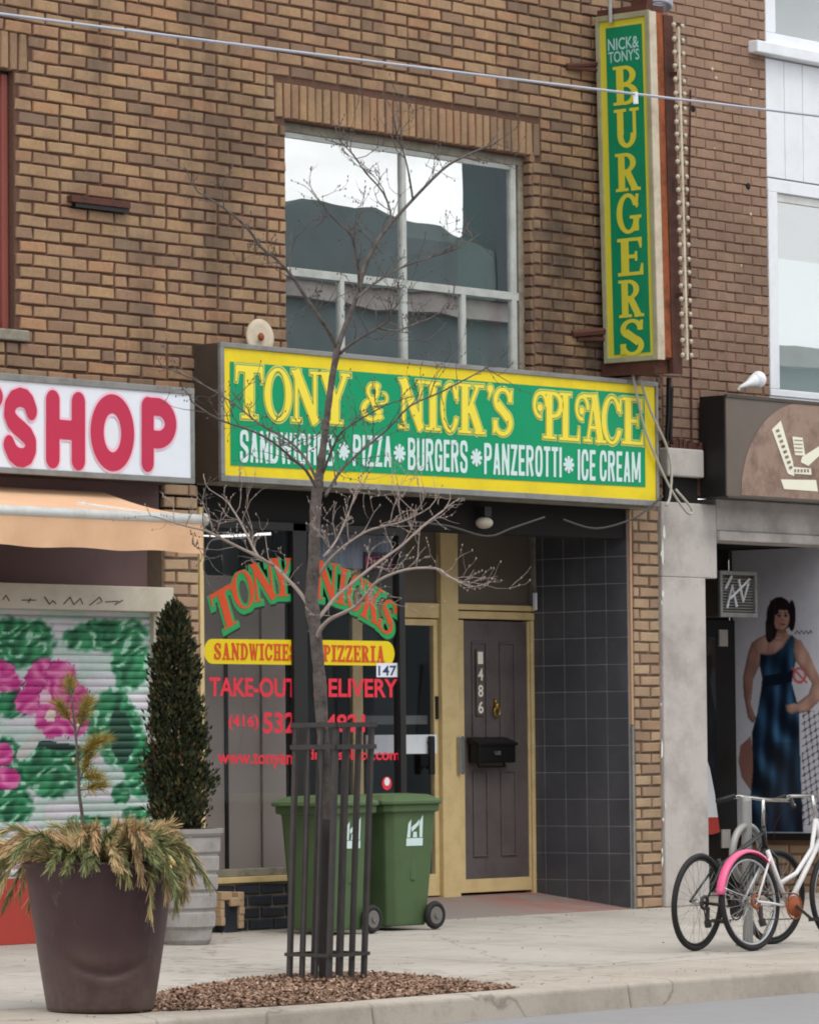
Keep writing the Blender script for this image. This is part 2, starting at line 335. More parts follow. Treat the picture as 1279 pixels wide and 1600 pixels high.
def link(name, me, parent=None, bevel=0, kind=None, label=None, seg=2):
    o = bpy.data.objects.new(name, me); COL.objects.link(o)
    if parent:
        o.parent = parent; o.matrix_parent_inverse = wmat(parent).inverted()
    if bevel:
        b = o.modifiers.new('bevel', 'BEVEL'); b.width = bevel; b.segments = seg; b.limit_method = 'ANGLE'; b.harden_normals = False
    if kind: o['kind'] = kind
    if label: o['label'] = label
    return o
def tag(o, label, cat, group=None, kind=None):
    o['label'] = label; o['category'] = cat
    if group: o['group'] = group
    if kind: o['kind'] = kind
    return o
def thing(name, label, cat, loc=(0, 0, 0), group=None):
    o = bpy.data.objects.new(name, None); COL.objects.link(o); o.location = loc; o.empty_display_size = .2
    return tag(o, label, cat, group)
def B(name, mt, parent, *boxes, bevel=0, smooth=False, label=None, kind=None):
    k = MB()
    for b in boxes: k.box(*b)
    return k.build(name, mt, parent, bevel=bevel, label=label, kind=kind)
def copytree(o, parent=None):
    c = o.copy(); COL.objects.link(c)
    if parent: c.parent = parent
    for ch in [x for x in bpy.data.objects if x.parent == o]: copytree(ch, c)
    return c

# ------------------------------------------------------------------ lettering: glyphs as fields, contoured into flat meshes
def seg(X, Y, x0, y0, x1, y1, w, w2=None, cap=0):
    dx, dy = x1-x0, y1-y0; Ln = math.hypot(dx, dy); dx /= Ln; dy /= Ln
    a = (X-x0)*dx+(Y-y0)*dy; p = np.abs(-(X-x0)*dy+(Y-y0)*dx); w2 = w if w2 is None else w2
    hw = (w+(w2-w)*np.clip(a/Ln, 0, 1))/2
    if cap: ac = np.clip(a, 0, Ln); return hw-np.hypot(a-ac, p)
    return np.minimum(hw-p, np.minimum(a, Ln-a))
def bx(X, Y, x0, x1, y0, y1): return np.minimum(np.minimum(X-x0, x1-X), np.minimum(Y-y0, y1-Y))
def ell(X, Y, cx, cy, rx, ry): return (1-np.sqrt(((X-cx)/rx)**2+((Y-cy)/ry)**2))*min(rx, ry)
def ring(X, Y, cx, cy, rx, ry, tx, ty): return np.minimum(ell(X, Y, cx, cy, rx, ry), -ell(X, Y, cx, cy, rx-tx, ry-ty))
mxm = np.maximum.reduce; mnm = np.minimum.reduce
def serif(X, Y, cx, y, w, h=.07): return mxm([bx(X, Y, cx-w/2, cx+w/2, y, y+h)])
def G(ch, X, Y):
    s = lambda *a, **k: seg(X, Y, *a, **k); b = lambda *a: bx(X, Y, *a); e = lambda *a: ell(X, Y, *a); r = lambda *a: ring(X, Y, *a)
    if ch == 'T': return mxm([b(.03, .77, .87, 1), s(.09, 1, .05, .68, .10, .05), s(.71, 1, .75, .68, .10, .05), b(.28, .52, .02, .95), s(.18, .035, .62, .035, .07)])
    if ch == 'O': return r(.4, .5, .4, .51, .19, .08)
    if ch == 'N': return mxm([b(.10, .20, 0, .98), b(.0, .30, 0, .07), s(.12, 1.0, .72, 0, .22), b(0, .28, .93, 1), b(.64, .74, .05, 1), b(.54, .84, .93, 1)])
    if ch == 'Y': return mxm([s(.14, .98, .40, .42, .22), s(.70, .98, .44, .42, .11), b(.30, .52, .03, .48), b(.19, .63, 0, .07), b(0, .32, .93, 1), b(.56, .84, .93, 1)])
    if ch == 'I': return mxm([b(.14, .36, 0, 1), b(.0, .5, 0, .075), b(0, .5, .925, 1)])
    if ch == 'C': 
        a = np.minimum(r(.4, .5, .4, .51, .19, .08), -b(.45, 1, .30, .68)); return mxm([a, s(.70, .62, .73, .98, .05, .10), e(.66, .26, .07, .06)])
    if ch == 'K': return mxm([b(.10, .31, 0, 1), b(0, .41, 0, .07), b(0, .41, .93, 1), s(.30, .42, .62, .97, .10), s(.38, .58, .68, .03, .22), b(.48, .82, .93, 1), b(.50, .86, 0, .07)])
    if ch == 'S':
        t = np.minimum(r(.36, .735, .33, .275, .15, .09), -b(.40, .9, .42, .70)); u = np.minimum(r(.36, .275, .35, .285, .16, .10), -b(-.1, .32, .33, .60))
        d = s(.17, .66, .56, .36, .21); return mxm([t, u, d, s(.66, .70, .66, .97, .04, .09), s(.05, .32, .05, .04, .04, .09)])
    if ch == "'": return mxm([e(.12, .90, .11, .09), s(.17, .90, .06, .68, .13, .03)])
    if ch == 'P': return mxm([b(.12, .33, 0, 1), b(.0, .45, 0, .07), b(.02, .3, .93, 1), np.minimum(r(.36, .72, .36, .28, .17, .09), X-.30)])
    if ch == 'L': return mxm([b(.12, .33, 0, 1), b(0, .45, .93, 1), b(0, .72, 0, .08), s(.68, .0, .72, .30, .12, .04)])
    if ch == 'A': return mxm([s(.16, .0, .40, 1.0, .09), s(.64, 0, .40, 1.0, .23), b(.20, .60, .27, .35), b(0, .32, 0, .07), b(.44, .86, 0, .07)])
    if ch == 'E': return mxm([b(.10, .31, 0, 1), b(0, .68, 0, .08), b(0, .66, .92, 1), b(.25, .52, .46, .55), s(.65, 0, .69, .30, .12, .04), s(.63, 1, .66, .72, .12, .04), s(.52, .38, .52, .63, .06)])
    if ch == 'B': return mxm([b(.10, .31, 0, 1), b(0, .36, 0, .07), b(0, .36, .93, 1), np.minimum(r(.34, .745, .34, .255, .17, .08), X-.3), np.minimum(r(.35, .265, .39, .275, .19, .08), X-.3)])
    if ch == 'U': return mxm([b(.10, .30, .34, 1), b(0, .40, .93, 1), b(.62, .72, .34, 1), b(.52, .82, .93, 1), np.minimum(r(.41, .34, .31, .35, .18, .10), .36-Y)])
    if ch == 'R': return mxm([b(.10, .31, 0, 1), b(0, .42, 0, .07), b(0, .36, .93, 1), np.minimum(r(.33, .74, .36, .26, .18, .08), X-.3), s(.40, .50, .66, .03, .20), b(.52, .84, 0, .07)])
    if ch == 'G':
        a = np.minimum(r(.4, .5, .4, .51, .19, .08), -b(.45, 1, .38, .70)); return mxm([a, s(.70, .64, .73, .98, .05, .10), b(.58, .76, .05, .42), b(.46, .86, .37, .44)])
    if ch == 'D': return mxm([b(.10, .30, 0, 1), b(0, .36, 0, .07), b(0, .36, .93, 1), np.minimum(r(.34, .5, .44, .5, .19, .08), X-.3)])
    if ch == 'W': return mxm([s(.14, 1, .34, 0, .17), s(.34, 0, .52, .9, .08), s(.48, .98, .70, 0, .17), s(.70, 0, .90, 1, .08), b(0, .28, .93, 1), b(.78, 1.02, .93, 1)])
    if ch == 'H': return mxm([b(.10, .29, 0, 1), b(.53, .72, 0, 1), b(.2, .6, .46, .54), b(0, .39, 0, .07), b(0, .39, .93, 1), b(.43, .82, 0, .07), b(.43, .82, .93, 1)])
    if ch == 'Z': return mxm([b(.02, .68, .90, 1), b(.0, .70, 0, .10), s(.62, .97, .10, .03, .18), s(.05, 1, .03, .72, .1, .04), s(.66, 0, .69, .28, .1, .04)])
    if ch == '&':
        t = r(.40, .76, .21, .22, .11, .09); u = np.minimum(r(.36, .28, .34, .29, .16, .10), -b(.52, .9, .30, .48)); return mxm([t, u, s(.36, .56, .68, .06, .15), np.minimum(r(.74, .60, .16, .16, .07, .06), -b(.5, .72, .5, .8)), e(.52, .9, .12, .09), s(.62, .44, .78, .47, .07)])
    if ch == 'p_curl': return mxm([G('P', X-.34, Y), np.minimum(r(.26, .70, .26, .29, .11, .09), -b(.30, .6, .3, .66)), b(.26, .44, .92, 1.0), e(.24, .64, .10, .085)])
    if ch == 'a_curl': return mxm([G('A', X-.30, Y), np.minimum(r(.26, .70, .26, .28, .11, .09), -b(.30, .6, .3, .66)), b(.26, .70, .92, 1.0), e(.24, .64, .10, .085)])
    # condensed gothic capitals
    if ch[0] == 'c':
        def sr(cx, cy, rx, ry, t, p=3.0):
            f = lambda a, b_: (1-((np.abs(X-cx)/a)**p+(np.abs(Y-cy)/b_)**p)**(1/p))*min(a, b_)
            return np.minimum(f(rx, ry), -f(rx-t, ry-t*.85))
        c = ch[1]
        if c == 'O': return sr(.26, .5, .26, .51, .165)
        if c == 'I': return b(0, .17, 0, 1)
        if c == 'C': return np.minimum(sr(.26, .5, .26, .51, .165), -b(.3, 1, .37, .63))
        if c == 'G': return mxm([np.minimum(sr(.26, .5, .26, .51, .165), -b(.3, 1, .44, .63)), b(.36, .52, .04, .50), b(.27, .52, .42, .52)])
        if c == 'S': return mxm([np.minimum(sr(.26, .735, .26, .275, .16), -b(.26, 1, .46, .66)), np.minimum(sr(.26, .265, .26, .275, .16), -b(-1, .26, .34, .56)), s(.08, .60, .44, .38, .17)])
        if c == 'N': return mxm([b(0, .15, 0, 1), b(.37, .52, 0, 1), s(.08, 1, .44, 0, .17)])
        if c == 'M': return mxm([b(0, .14, 0, 1), b(.52, .66, 0, 1), s(.09, 1, .33, .1, .14), s(.57, 1, .33, .1, .14)])
        if c == 'D': return mxm([b(0, .16, 0, 1), np.minimum(sr(.20, .5, .33, .5, .165), X-.14)])
        if c == 'W': return mxm([s(.08, 1, .22, 0, .15), s(.22, 0, .38, 1, .13), s(.38, 1, .54, 0, .13), s(.54, 0, .68, 1, .15)])
        if c == 'H': return mxm([b(0, .165, 0, 1), b(.36, .52, 0, 1), b(.1, .4, .43, .57)])
        if c == 'E': return mxm([b(0, .165, 0, 1), b(0, .43, 0, .14), b(0, .43, .86, 1), b(0, .39, .44, .57)])
        if c == 'P': return mxm([b(0, .165, 0, 1), np.minimum(sr(.20, .72, .32, .285, .165), X-.12)])
        if c == 'Z': return mxm([b(0, .46, .86, 1), b(0, .46, 0, .14), s(.37, .98, .09, .02, .17)])
        if c == 'A': return mxm([s(.09, 0, .25, 1, .16), s(.43, 0, .27, 1, .16), b(.13, .39, .20, .32)])
        if c == 'B': return mxm([b(0, .165, 0, 1), np.minimum(sr(.20, .745, .31, .26, .155), X-.12), np.minimum(sr(.20, .265, .33, .27, .155), X-.12)])
        if c == 'U': return mxm([b(0, .165, .25, 1), b(.355, .52, .25, 1), np.minimum(sr(.26, .3, .26, .31, .165), .3-Y)])
        if c == 'R': return mxm([b(0, .165, 0, 1), np.minimum(sr(.20, .735, .32, .27, .16), X-.12), s(.28, .5, .44, 0, .17)])
        if c == 'T': return mxm([b(.145, .315, 0, 1), b(0, .46, .86, 1)])
        if c == 'K': return mxm([b(0, .165, 0, 1), s(.13, .42, .42, 1, .16), s(.2, .6, .44, 0, .17)])
    # round fat letters
    if ch == 'rS': 
        pts = [(.68, .72), (.62, .82), (.54, .87), (.42, .885), (.28, .85), (.19, .76), (.18, .66), (.23, .58), (.33, .52), (.47, .46), (.59, .40), (.66, .32), (.66, .23), (.60, .15), (.49, .115), (.36, .12), (.25, .17), (.17, .27)]
        return mxm([seg(X, Y, *pts[i], *pts[i+1], .24, cap=1) for i in range(len(pts)-1)])
    if ch == 'rH': return mxm([s(.15, .12, .15, .88, .26, cap=1), s(.65, .12, .65, .88, .26, cap=1), b(.1, .7, .38, .63)])
    if ch == 'rO': return r(.4, .5, .41, .5, .245, .245)
    if ch == 'rP': return mxm([s(.15, .12, .15, .88, .25, cap=1), np.minimum(r(.34, .66, .41, .34, .24, .235), X-.15), b(.12, .4, .76, 1), b(.12, .4, .33, .56)])
    if ch == 'rT': return mxm([s(.40, .12, .40, .88, .26, cap=1), s(.1, .87, .7, .87, .25, cap=1)])
    raise KeyError(ch)
WID = dict(T=.8, O=.8, N=.86, Y=.84, I=.5, C=.8, K=.86, S=.74, P=.74, L=.74, A=.86, E=.7, B=.75, U=.82, R=.84, G=.86, D=.8, W=1.02, H=.82, Z=.7, rS=.84, rH=.8, rO=.81, rP=.78, rT=.8, p_curl=1.08, a_curl=1.16)
WID.update({'cO': .52, 'cI': .17, 'cC': .52, 'cG': .52, 'cS': .52, 'cN': .52, 'cM': .66, 'cD': .53, 'cW': .76, 'cH': .52, 'cE': .44, 'cP': .52, 'cZ': .46, 'cA': .52, 'cB': .53, 'cU': .52, 'cR': .54, 'cT': .46, 'cK': .52})
WID["'"] = .25; WID['&'] = .9
def glyph_polys(ch, off=0.0, n=64):
    wd = WID[ch]; pad = .06; nx = int((wd+2*pad)*n*1.0)+1; ny = int((1+2*pad)*n)+1
    xs = np.linspace(-pad, wd+pad, nx); ys = np.linspace(-pad, 1+pad, ny); X, Y = np.meshgrid(xs, ys); Fd = G(ch, X, Y)+off
    V = []; Fc = []
    for j in range(ny-1):
        i = 0
        while i < nx-1:
            c = (Fd[j, i], Fd[j, i+1], Fd[j+1, i+1], Fd[j+1, i]); pos = sum(q > 0 for q in c)
            if pos == 0: i += 1; continue
            if pos == 4:
                k = i
                while k < nx-1 and min(Fd[j, k+1], Fd[j+1, k+1]) > 0: k += 1
                o = len(V); V += [(xs[i], ys[j]), (xs[k], ys[j]), (xs[k], ys[j+1]), (xs[i], ys[j+1])]; Fc.append((o, o+1, o+2, o+3)); i = k; continue
            P = [(xs[i], ys[j]), (xs[i+1], ys[j]), (xs[i+1], ys[j+1]), (xs[i], ys[j+1])]; poly = []
            for a in range(4):
                bb = (a+1) % 4
                if c[a] > 0: poly.append(P[a])
                if (c[a] > 0) != (c[bb] > 0):
                    t = c[a]/(c[a]-c[bb]); poly.append((P[a][0]+t*(P[bb][0]-P[a][0]), P[a][1]+t*(P[bb][1]-P[a][1])))
            if len(poly) > 2:
                o = len(V); V += poly; Fc.append(tuple(range(o, o+len(poly))))
            i += 1
    return V, Fc, wd
GC = {}
def glyph(mb, ch, fn, off=0.0, n=56):
    """fn maps (fraction of width, fraction of height) to a point"""
    key = (ch, off, n)
    if key not in GC: GC[key] = glyph_polys(ch, off, n)
    V, Fc, wd = GC[key]; mb.add([fn(x/wd, y) for x, y in V], Fc)
def text_mesh(txt, bold=0.0, spacing=1.0):
    c = bpy.data.curves.new('lettering', 'FONT'); c.body = txt; c.offset = bold; c.space_character = spacing; c.resolution_u = 4
    o = bpy.data.objects.new('lettering', c); COL.objects.link(o); bpy.context.view_layer.update()
    me = bpy.data.meshes.new_from_object(o.evaluated_get(bpy.context.evaluated_depsgraph_get()))
    bpy.data.objects.remove(o); vs = [v.co.copy() for v in me.vertices]; fs = [tuple(p.vertices) for p in me.polygons]
    bpy.data.meshes.remove(me)
    x0 = min(v.x for v in vs); x1 = max(v.x for v in vs); y0 = min(v.y for v in vs); y1 = max(v.y for v in vs)
    return [((v.x-x0)/(x1-x0), (v.y-y0)/(y1-y0)) for v in vs], fs
def rect_fn(u0, u1, vt0, vb0, vt1, vb1, Y):
    a = onY(u0, vb0, Y); b = onY(u1, vb1, Y); c = onY(u1, vt1, Y); d = onY(u0, vt0, Y)
    def f(x, y): return a*((1-x)*(1-y))+b*(x*(1-y))+c*(x*y)+d*((1-x)*y)
    return f

# ------------------------------------------------------------------ the ground
sw = MB()
xs = [-14+i*1.52 for i in range(26)]
def slab(mb, x0, x1, y0, y1, g=.006):
    mb.hexa([(x0+g, y0+g, gz(y0)-.06), (x1-g, y0+g, gz(y0)-.06), (x1-g, y1-g, gz(y1)-.06), (x0+g, y1-g, gz(y1)-.06)],
            [(x0+g, y0+g, gz(y0)), (x1-g, y0+g, gz(y0)), (x1-g, y1-g, gz(y1)), (x0+g, y1-g, gz(y1))])
walk = bpy.data.objects.new('sidewalk', None); COL.objects.link(walk); walk['kind'] = 'structure'
MB().add([(-60, -5.2, gz(-5.2)-.012), (60, -5.2, gz(-5.2)-.012), (60, 1.3, -.012), (-60, 1.3, -.012)], [(0, 1, 2, 3)]).build('sidewalk_bed', 'concrete2', walk)
for i in range(len(xs)-1):
    for (y0, y1) in ((-4.25, -2.1), (-2.1, 0.02)):
        k = MB(); slab(k, xs[i], xs[i+1], y0, y1); k.build('concrete_slab', 'concrete', walk)
for i in range(len(xs)-1):
    k = MB(); slab(k, xs[i]-.5, xs[i+1]-.5, -5.17, -4.25); k.build('boulevard_slab', 'concrete2', walk)
MB().add([(-60, -5.2, gz(-5.2)), (-14.6, -5.2, gz(-5.2)), (-14.6, 0.02, 0), (-60, 0.02, 0)], [(0, 1, 2, 3)]).build('far_sidewalk', 'concrete', walk)
MB().add([(23.6, -5.2, gz(-5.2)), (60, -5.2, gz(-5.2)), (60, 0.02, 0), (23.6, 0.02, 0)], [(0, 1, 2, 3)]).build('far_sidewalk', 'concrete', walk)
kb = bpy.data.objects.new('kerb', None); COL.objects.link(kb); kb['kind'] = 'structure'
for i in range(30):
    x0 = -14.1+i*2.3+(.55 if i else 0)
    k = MB(); z = gz(-5.2)+.004; zb = gz(-5.35)-.14
    k.hexa([(x0+.004, -5.40, zb-.1), (x0+2.296, -5.40, zb-.1), (x0+2.296, -5.175, zb-.1), (x0+.004, -5.175, zb-.1)],
           [(x0+.004, -5.36, z-.004), (x0+2.296, -5.36, z-.004), (x0+2.296, -5.175, z+.002), (x0+.004, -5.175, z+.002)])
    k.build('kerb_stone', 'concrete2', kb, bevel=.025, seg=3)
MB().add([(-400, -400, -.247), (400, -400, -.247), (400, -5.3, -.247), (-400, -5.3, -.247)], [(0, 1, 2, 3)]).build('road', 'asphalt', None, kind='structure')
MB().add([(-400, -.1, -.4), (400, -.1, -.4), (400, 400, -.4), (-400, 400, -.4)], [(0, 1, 2, 3)]).build('ground', 'soil', None, kind='structure')
# the recess ramp up to the doors, with worn red paint
k = NT('worn_red_threshold')
tcx = k.n('ShaderNodeNewGeometry'); sp = k.n('ShaderNodeSeparateXYZ'); k.l(tcx.outputs['Position'], sp.inputs[0])
f = k.ramp(k.noise(1.7, 6, 'World', .7), (.40, 0.0), (.62, 1.0))
base = k.mix(k.noise(3, 5, 'World'), srgb(120, 112, 108), srgb(140, 130, 124))
xr = k.n('ShaderNodeMapRange'); xr.inputs['From Min'].default_value = 1.0; xr.inputs['From Max'].default_value = 2.0; k.l(sp.outputs['X'], xr.inputs['Value'])
mm = k.n('ShaderNodeMath', operation='MULTIPLY'); k.l(xr.outputs[0], mm.inputs[0]); k.l(f, mm.inputs[1])
k.l(k.mix(mm.outputs[0], base, srgb(150, 92, 82)), k.b.inputs['Base Color']); k.b.inputs['Roughness'].default_value = .85
M['threshold'] = k.m
k = MB(); k.hexa([(-.10, .0, -.05), (2.69, .0, -.05), (2.69, 1.0, -.05), (-.10, 1.0, -.05)], [(-.10, .022, .004), (2.69, .022, .004), (2.69, 1.0, .12), (-.10, 1.0, .12)])
o = k.build('entrance_ramp', 'threshold', None, kind='structure')

# ------------------------------------------------------------------ bricks
BH = .0877; BL = 3*BH; MJ = .0165
def brick_mesh(L_, H_, D_=.05, ch=.006, jit=.0042, r=random):
    def j(): return r.uniform(-jit, jit)
    x, z = L_/2, H_/2
    A = [(-x+j(), 0, -z+j()), (x+j(), 0, -z+j()), (x+j(), 0, z+j()), (-x+j(), 0, z+j())]      # front rim
    I = [(a[0]*(1-ch/x), -ch-abs(j()), a[2]*(1-ch/z)) for a in A]
    Bk = [(a[0], D_, a[2]) for a in A]
    return A+I+Bk, [(4, 5, 6, 7), (0, 1, 5, 4), (1, 2, 6, 5), (2, 3, 7, 6), (3, 0, 4, 7), (8, 9, 1, 0), (9, 10, 2, 1), (10, 11, 3, 2), (11, 8, 0, 3)]
BM = {}
def bmesh_for(L_, H_, mt):
    key = (round(L_, 3), round(H_, 3), mt)
    if key not in BM or len(BM[key]) < 5:
        vs, fs = brick_mesh(L_, H_); me = bpy.data.meshes.new('brick'); me.from_pydata(vs, [], fs); me.materials.append(M[mt])
        BM.setdefault(key, []).append(me); return me
    return random.choice(BM[key])
def place_bricks(cells, parent, name, mt, mtg, limit=300, Y=0, face='Y', X=0, jy=.004):
    """cells: (x centre, z centre, length, height); the largest in the photo become parts, the others one joined part"""
    pinv = wmat(parent).inverted(); vis = []
    for c in cells:
        p = (c[0], Y, c[1]) if face == 'Y' else (X, c[0], c[1])
        u, v, d = proj(p); inside = -30 < u < 1310 and -30 < v < 1630; hid = c[4] if len(c) > 4 else False
        vis.append((0 if (inside and not hid) else 1, d, c))
    vis.sort(key=lambda t: (t[0], t[1])); one = vis[:limit]; rest = vis[limit:]
    if not rest or (sum(1 for v in vis if v[0] == 0) <= limit): one = [v for v in vis if v[0] == 0][:limit]; rest = [v for v in vis if v not in one] if len(vis) < 4000 else vis[len(one):]
    for _, _, c in one:
        me = bmesh_for(c[2], c[3], mt); o = bpy.data.objects.new(name, me); COL.objects.link(o); o.parent = parent; o.matrix_parent_inverse = pinv
        if face == 'Y': o.location = (c[0], Y+random.uniform(-jy, jy), c[1]); o.rotation_euler = (random.uniform(-.012, .012), random.uniform(-.006, .006), random.uniform(-.012, .012))
        else: o.location = (X+random.uniform(-jy, jy), c[0], c[1]); o.rotation_euler = (0, 0, -PI/2)
        o['tone'] = random.random()
    if rest:
        V = []; Fc = []; T = []
        for _, _, c in rest:
            vs, fs = brick_mesh(c[2], c[3]); o_ = len(V); dy = random.uniform(-jy, jy)
            for p in vs:
                V.append((c[0]+p[0], Y+dy+p[1], c[1]+p[2]) if face == 'Y' else (X+dy+p[1], c[0]-p[0], c[1]+p[2]))
            Fc += [tuple(i+o_ for i in f) for f in fs]; T += [random.random()]*len(vs)
        me = bpy.data.meshes.new(name); me.from_pydata(V, [], Fc); me.materials.append(M[mtg])
        at = me.attributes.new('tone', 'FLOAT', 'POINT'); at.data.foreach_set('value', T)
        link(name+'work', me, parent, kind='stuff')
def bond(x0, x1, z0, z1, holes=(), zref=5.634, xref=-3.0, bh=BH, bl=BL, flemish=True, mj=MJ):
    """running bond with every sixth course stretcher-header-header; clips at holes"""
    out = []; r0_ = int(math.floor((z0-zref)/bh))-1; r1_ = int(math.ceil((z1-zref)/bh))+1
    for r in range(r0_, r1_+1):
        zt = zref+r*bh; zc = zt-bh/2
        if zc < z0+bh*.3 or zc > z1-bh*.3: continue
        iv = [(x0, x1)]
        for (a, b_, c, d) in holes:
            if c < zc < d:
                nv = []
                for (p, q) in iv:
                    if b_ <= p or a >= q: nv.append((p, q)); continue
                    if a > p+.02: nv.append((p, a))
                    if b_ < q-.02: nv.append((b_, q))
                iv = nv
        pat = []
        if flemish and r % 6 == 0: pat = [bl, bl/2, bl/2]
        else: pat = [bl]
        off = (bl/2 if r % 2 else 0)
        x = xref+off-int((xref+off-x0)/(2*bl)+2)*2*bl; i = 0
        while x < x1:
            ln = pat[i % len(pat)]; i += 1; a, b_ = x, x+ln; x = b_
            for (p, q) in iv:
                aa, bb = max(a, p), min(b_, q)
                if bb-aa > .05: out.append(((aa+bb)/2, zc, bb-aa-mj*1.45, bh-mj))
    return out

# ------------------------------------------------------------------ the brick building
bld = thing('brick_building', 'brown brick shop building with a green and yellow sandwich shop on its ground floor', 'building')
WX0, WX1, WZ0, WZ1 = -1.345, 1.50, 4.05, 5.85
XE = 3.12
LW = (-6.3, -4.09, 4.14, 5.90)
sol_t = 5.85+BL
hole_sol = (-1.46, 1.60, 5.85, 6.12)
holes = [(WX0, WX1, WZ0, WZ1), hole_sol, LW, (-6.4, -3.965, 5.90, 6.17)]
wall = MB()
def back_wall(mb, x0, x1, z0, z1, hs, y0=.009, y1=.25):
    ex = sorted(set([x0, x1]+[h[0] for h in hs]+[h[1] for h in hs])); ez = sorted(set([z0, z1]+[h[2] for h in hs]+[h[3] for h in hs]))
    ex = [e for e in ex if x0 <= e <= x1]; ez = [e for e in ez if z0 <= e <= z1]
    for i in range(len(ex)-1):
        for j in range(len(ez)-1):
            cx, cz = (ex[i]+ex[i+1])/2, (ez[j]+ez[j+1])/2
            if any(h[0] < cx < h[1] and h[2] < cz < h[3] for h in hs): continue
            mb.box(ex[i], ex[i+1], y0, y1, ez[j], ez[j+1])
back_wall(wall, -7.5, XE, 3.2, 8.6, [(WX0, WX1, WZ0, WZ1), LW])
wallo = wall.build('wall', 'mortar', bld)
cells = bond(-7.4, XE, 3.25, 8.5, holes)
cells = [c+(( (c[0] > -2.5 and c[0] < 2.9 and c[1] < 4.1) or (c[0] < -2.6 and c[1] < 3.8)),) for c in cells]
place_bricks(cells, wallo, 'brick', 'brick', 'brick_g')
sold = []
n = int(round((hole_sol[1]-hole_sol[0])/BH))
for i in range(n): sold.append((hole_sol[0]+(i+.5)*(hole_sol[1]-hole_sol[0])/n, (hole_sol[2]+hole_sol[3])/2, BH-.02, BL-.012))
for i in range(14): sold.append((-3.965-(i+.5)*BH, 6.035, BH-.02, BL-.012))
place_bricks(sold, wallo, 'soldier_brick', 'brick', 'brick_g')
# reveal bricks of the upper window (right side) : the course ends show as the wall's thickness
rev = []
z = WZ0
while z < WZ1-.03:
    rev.append((.055, z+BH/2, .10, BH-MJ)); z += BH
place_bricks(rev, wallo, 'reveal_brick', 'brick', 'brick_g', face='X', X=WX1-.012)
for i, (c, r_) in enumerate(((( -2.1, 8.5), .0),)): pass
# wall side returns (left window reveal)
# upper window
def window_unit(parent, x0, x1, z0, z1, y=.10):
    fr = MB(); t = .07
    fr.box(x0, x1, y-.02, y+.05, z1-t, z1); fr.box(x1-t, x1, y-.02, y+.05, z0, z1-t); fr.box(x0, x0+.03, y-.02, y+.05, z0, z1-t); fr.box(x0+.03, x1-t, y-.02, y+.05, z0, z0+.05)
    return fr.build('window_frame', 'agedframe', parent, bevel=.006)
win = MB(); 
wobj = window_unit(bld, WX0, WX1, WZ0, WZ1)
midx = onY(629, 400, .1).x; zm = onY(700, 452, .1).z
ml = MB(); ml.box(WX0+.03, WX1-.07, .085, .125, zm-.03, zm+.03); ml.box(midx-.028, midx+.028, .08, .13, 4.1, zm-.03); ml.box(midx-.024, midx+.024, .08, .13, zm+.03, WZ1-.07)
lx = onY(533, 500, .1).x; rx = onY(722, 500, .1).x
ml.box(lx-.028, lx+.02, .082, .128, 4.1, zm-.03); ml.box(rx-.024, rx+.024, .082, .128, 4.1, zm-.03)
ml.box(WX1-.16, WX1-.10, .081, .13, 4.1, WZ1-.07)
ml.box(WX0+.03, midx-.028, .088, .12, WZ1-.11, WZ1-.072); ml.box(midx+.028, WX1-.16, .088, .12, WZ1-.11, WZ1-.072)
ml.box(rx+.024, WX1-.16, .088, .12, 4.1, 4.16); ml.box(midx+.028, rx-.024, .09, .12, 4.1, 4.15); ml.box(WX0+.03, lx-.028, .09, .12, 4.1, 4.14); 
ml.build('glazing_bar', 'muntin', wobj, bevel=.003)
for (a, b_, c, d) in ((WX0+.03, midx-.024, zm+.03, WZ1-.11), (midx+.024, WX1-.16, zm+.03, WZ1-.11), (WX0+.03, lx-.028, 4.1, zm-.03), (lx+.02, midx-.028, 4.1, zm-.03), (midx+.028, rx-.024, 4.1, zm-.03), (rx+.024, WX1-.16, 4.1, zm-.03), (WX1-.10, WX1-.07, 4.1, WZ1-.07)):
    B('pane', 'glassW', wobj, (a, b_, .103, .107, c, d))
# left upper window (dark red frame)
lw = B('window', 'redframe', bld, (-6.3, -4.16, .07, .14, 4.14, 4.20), (-4.16, -4.10, .05, .14, 4.14, 5.88), (-6.3, -4.16, .07, .14, 5.82, 5.88), bevel=.008)
B('window_frame', 'black', lw, (-4.20, -4.16, .09, .14, 4.20, 5.82), (-6.3, -4.09, .06, .16, 5.88, 5.90))
B('pane', 'glassW', lw, (-6.2, -4.2, .10, .104, 4.2, 5.82))
sill = B('window_sill', 'agedframe', bld, (-6.4, -3.98, -.03, .10, 4.06, 4.137), bevel=.01)
# rooms upstairs
B('upper_room', 'interior', bld, (-7.3, 3.0, 3.9, 4.0, 3.3, 7.5), (-7.3, 3.0, .25, 4.0, 3.30, 3.35), (-7.3, 3.0, .25, 4.0, 7.4, 7.5), (2.9, 3.0, .25, 4, 3.3, 7.5), (-2.9, -2.8, .25, 4, 3.3, 7.5))
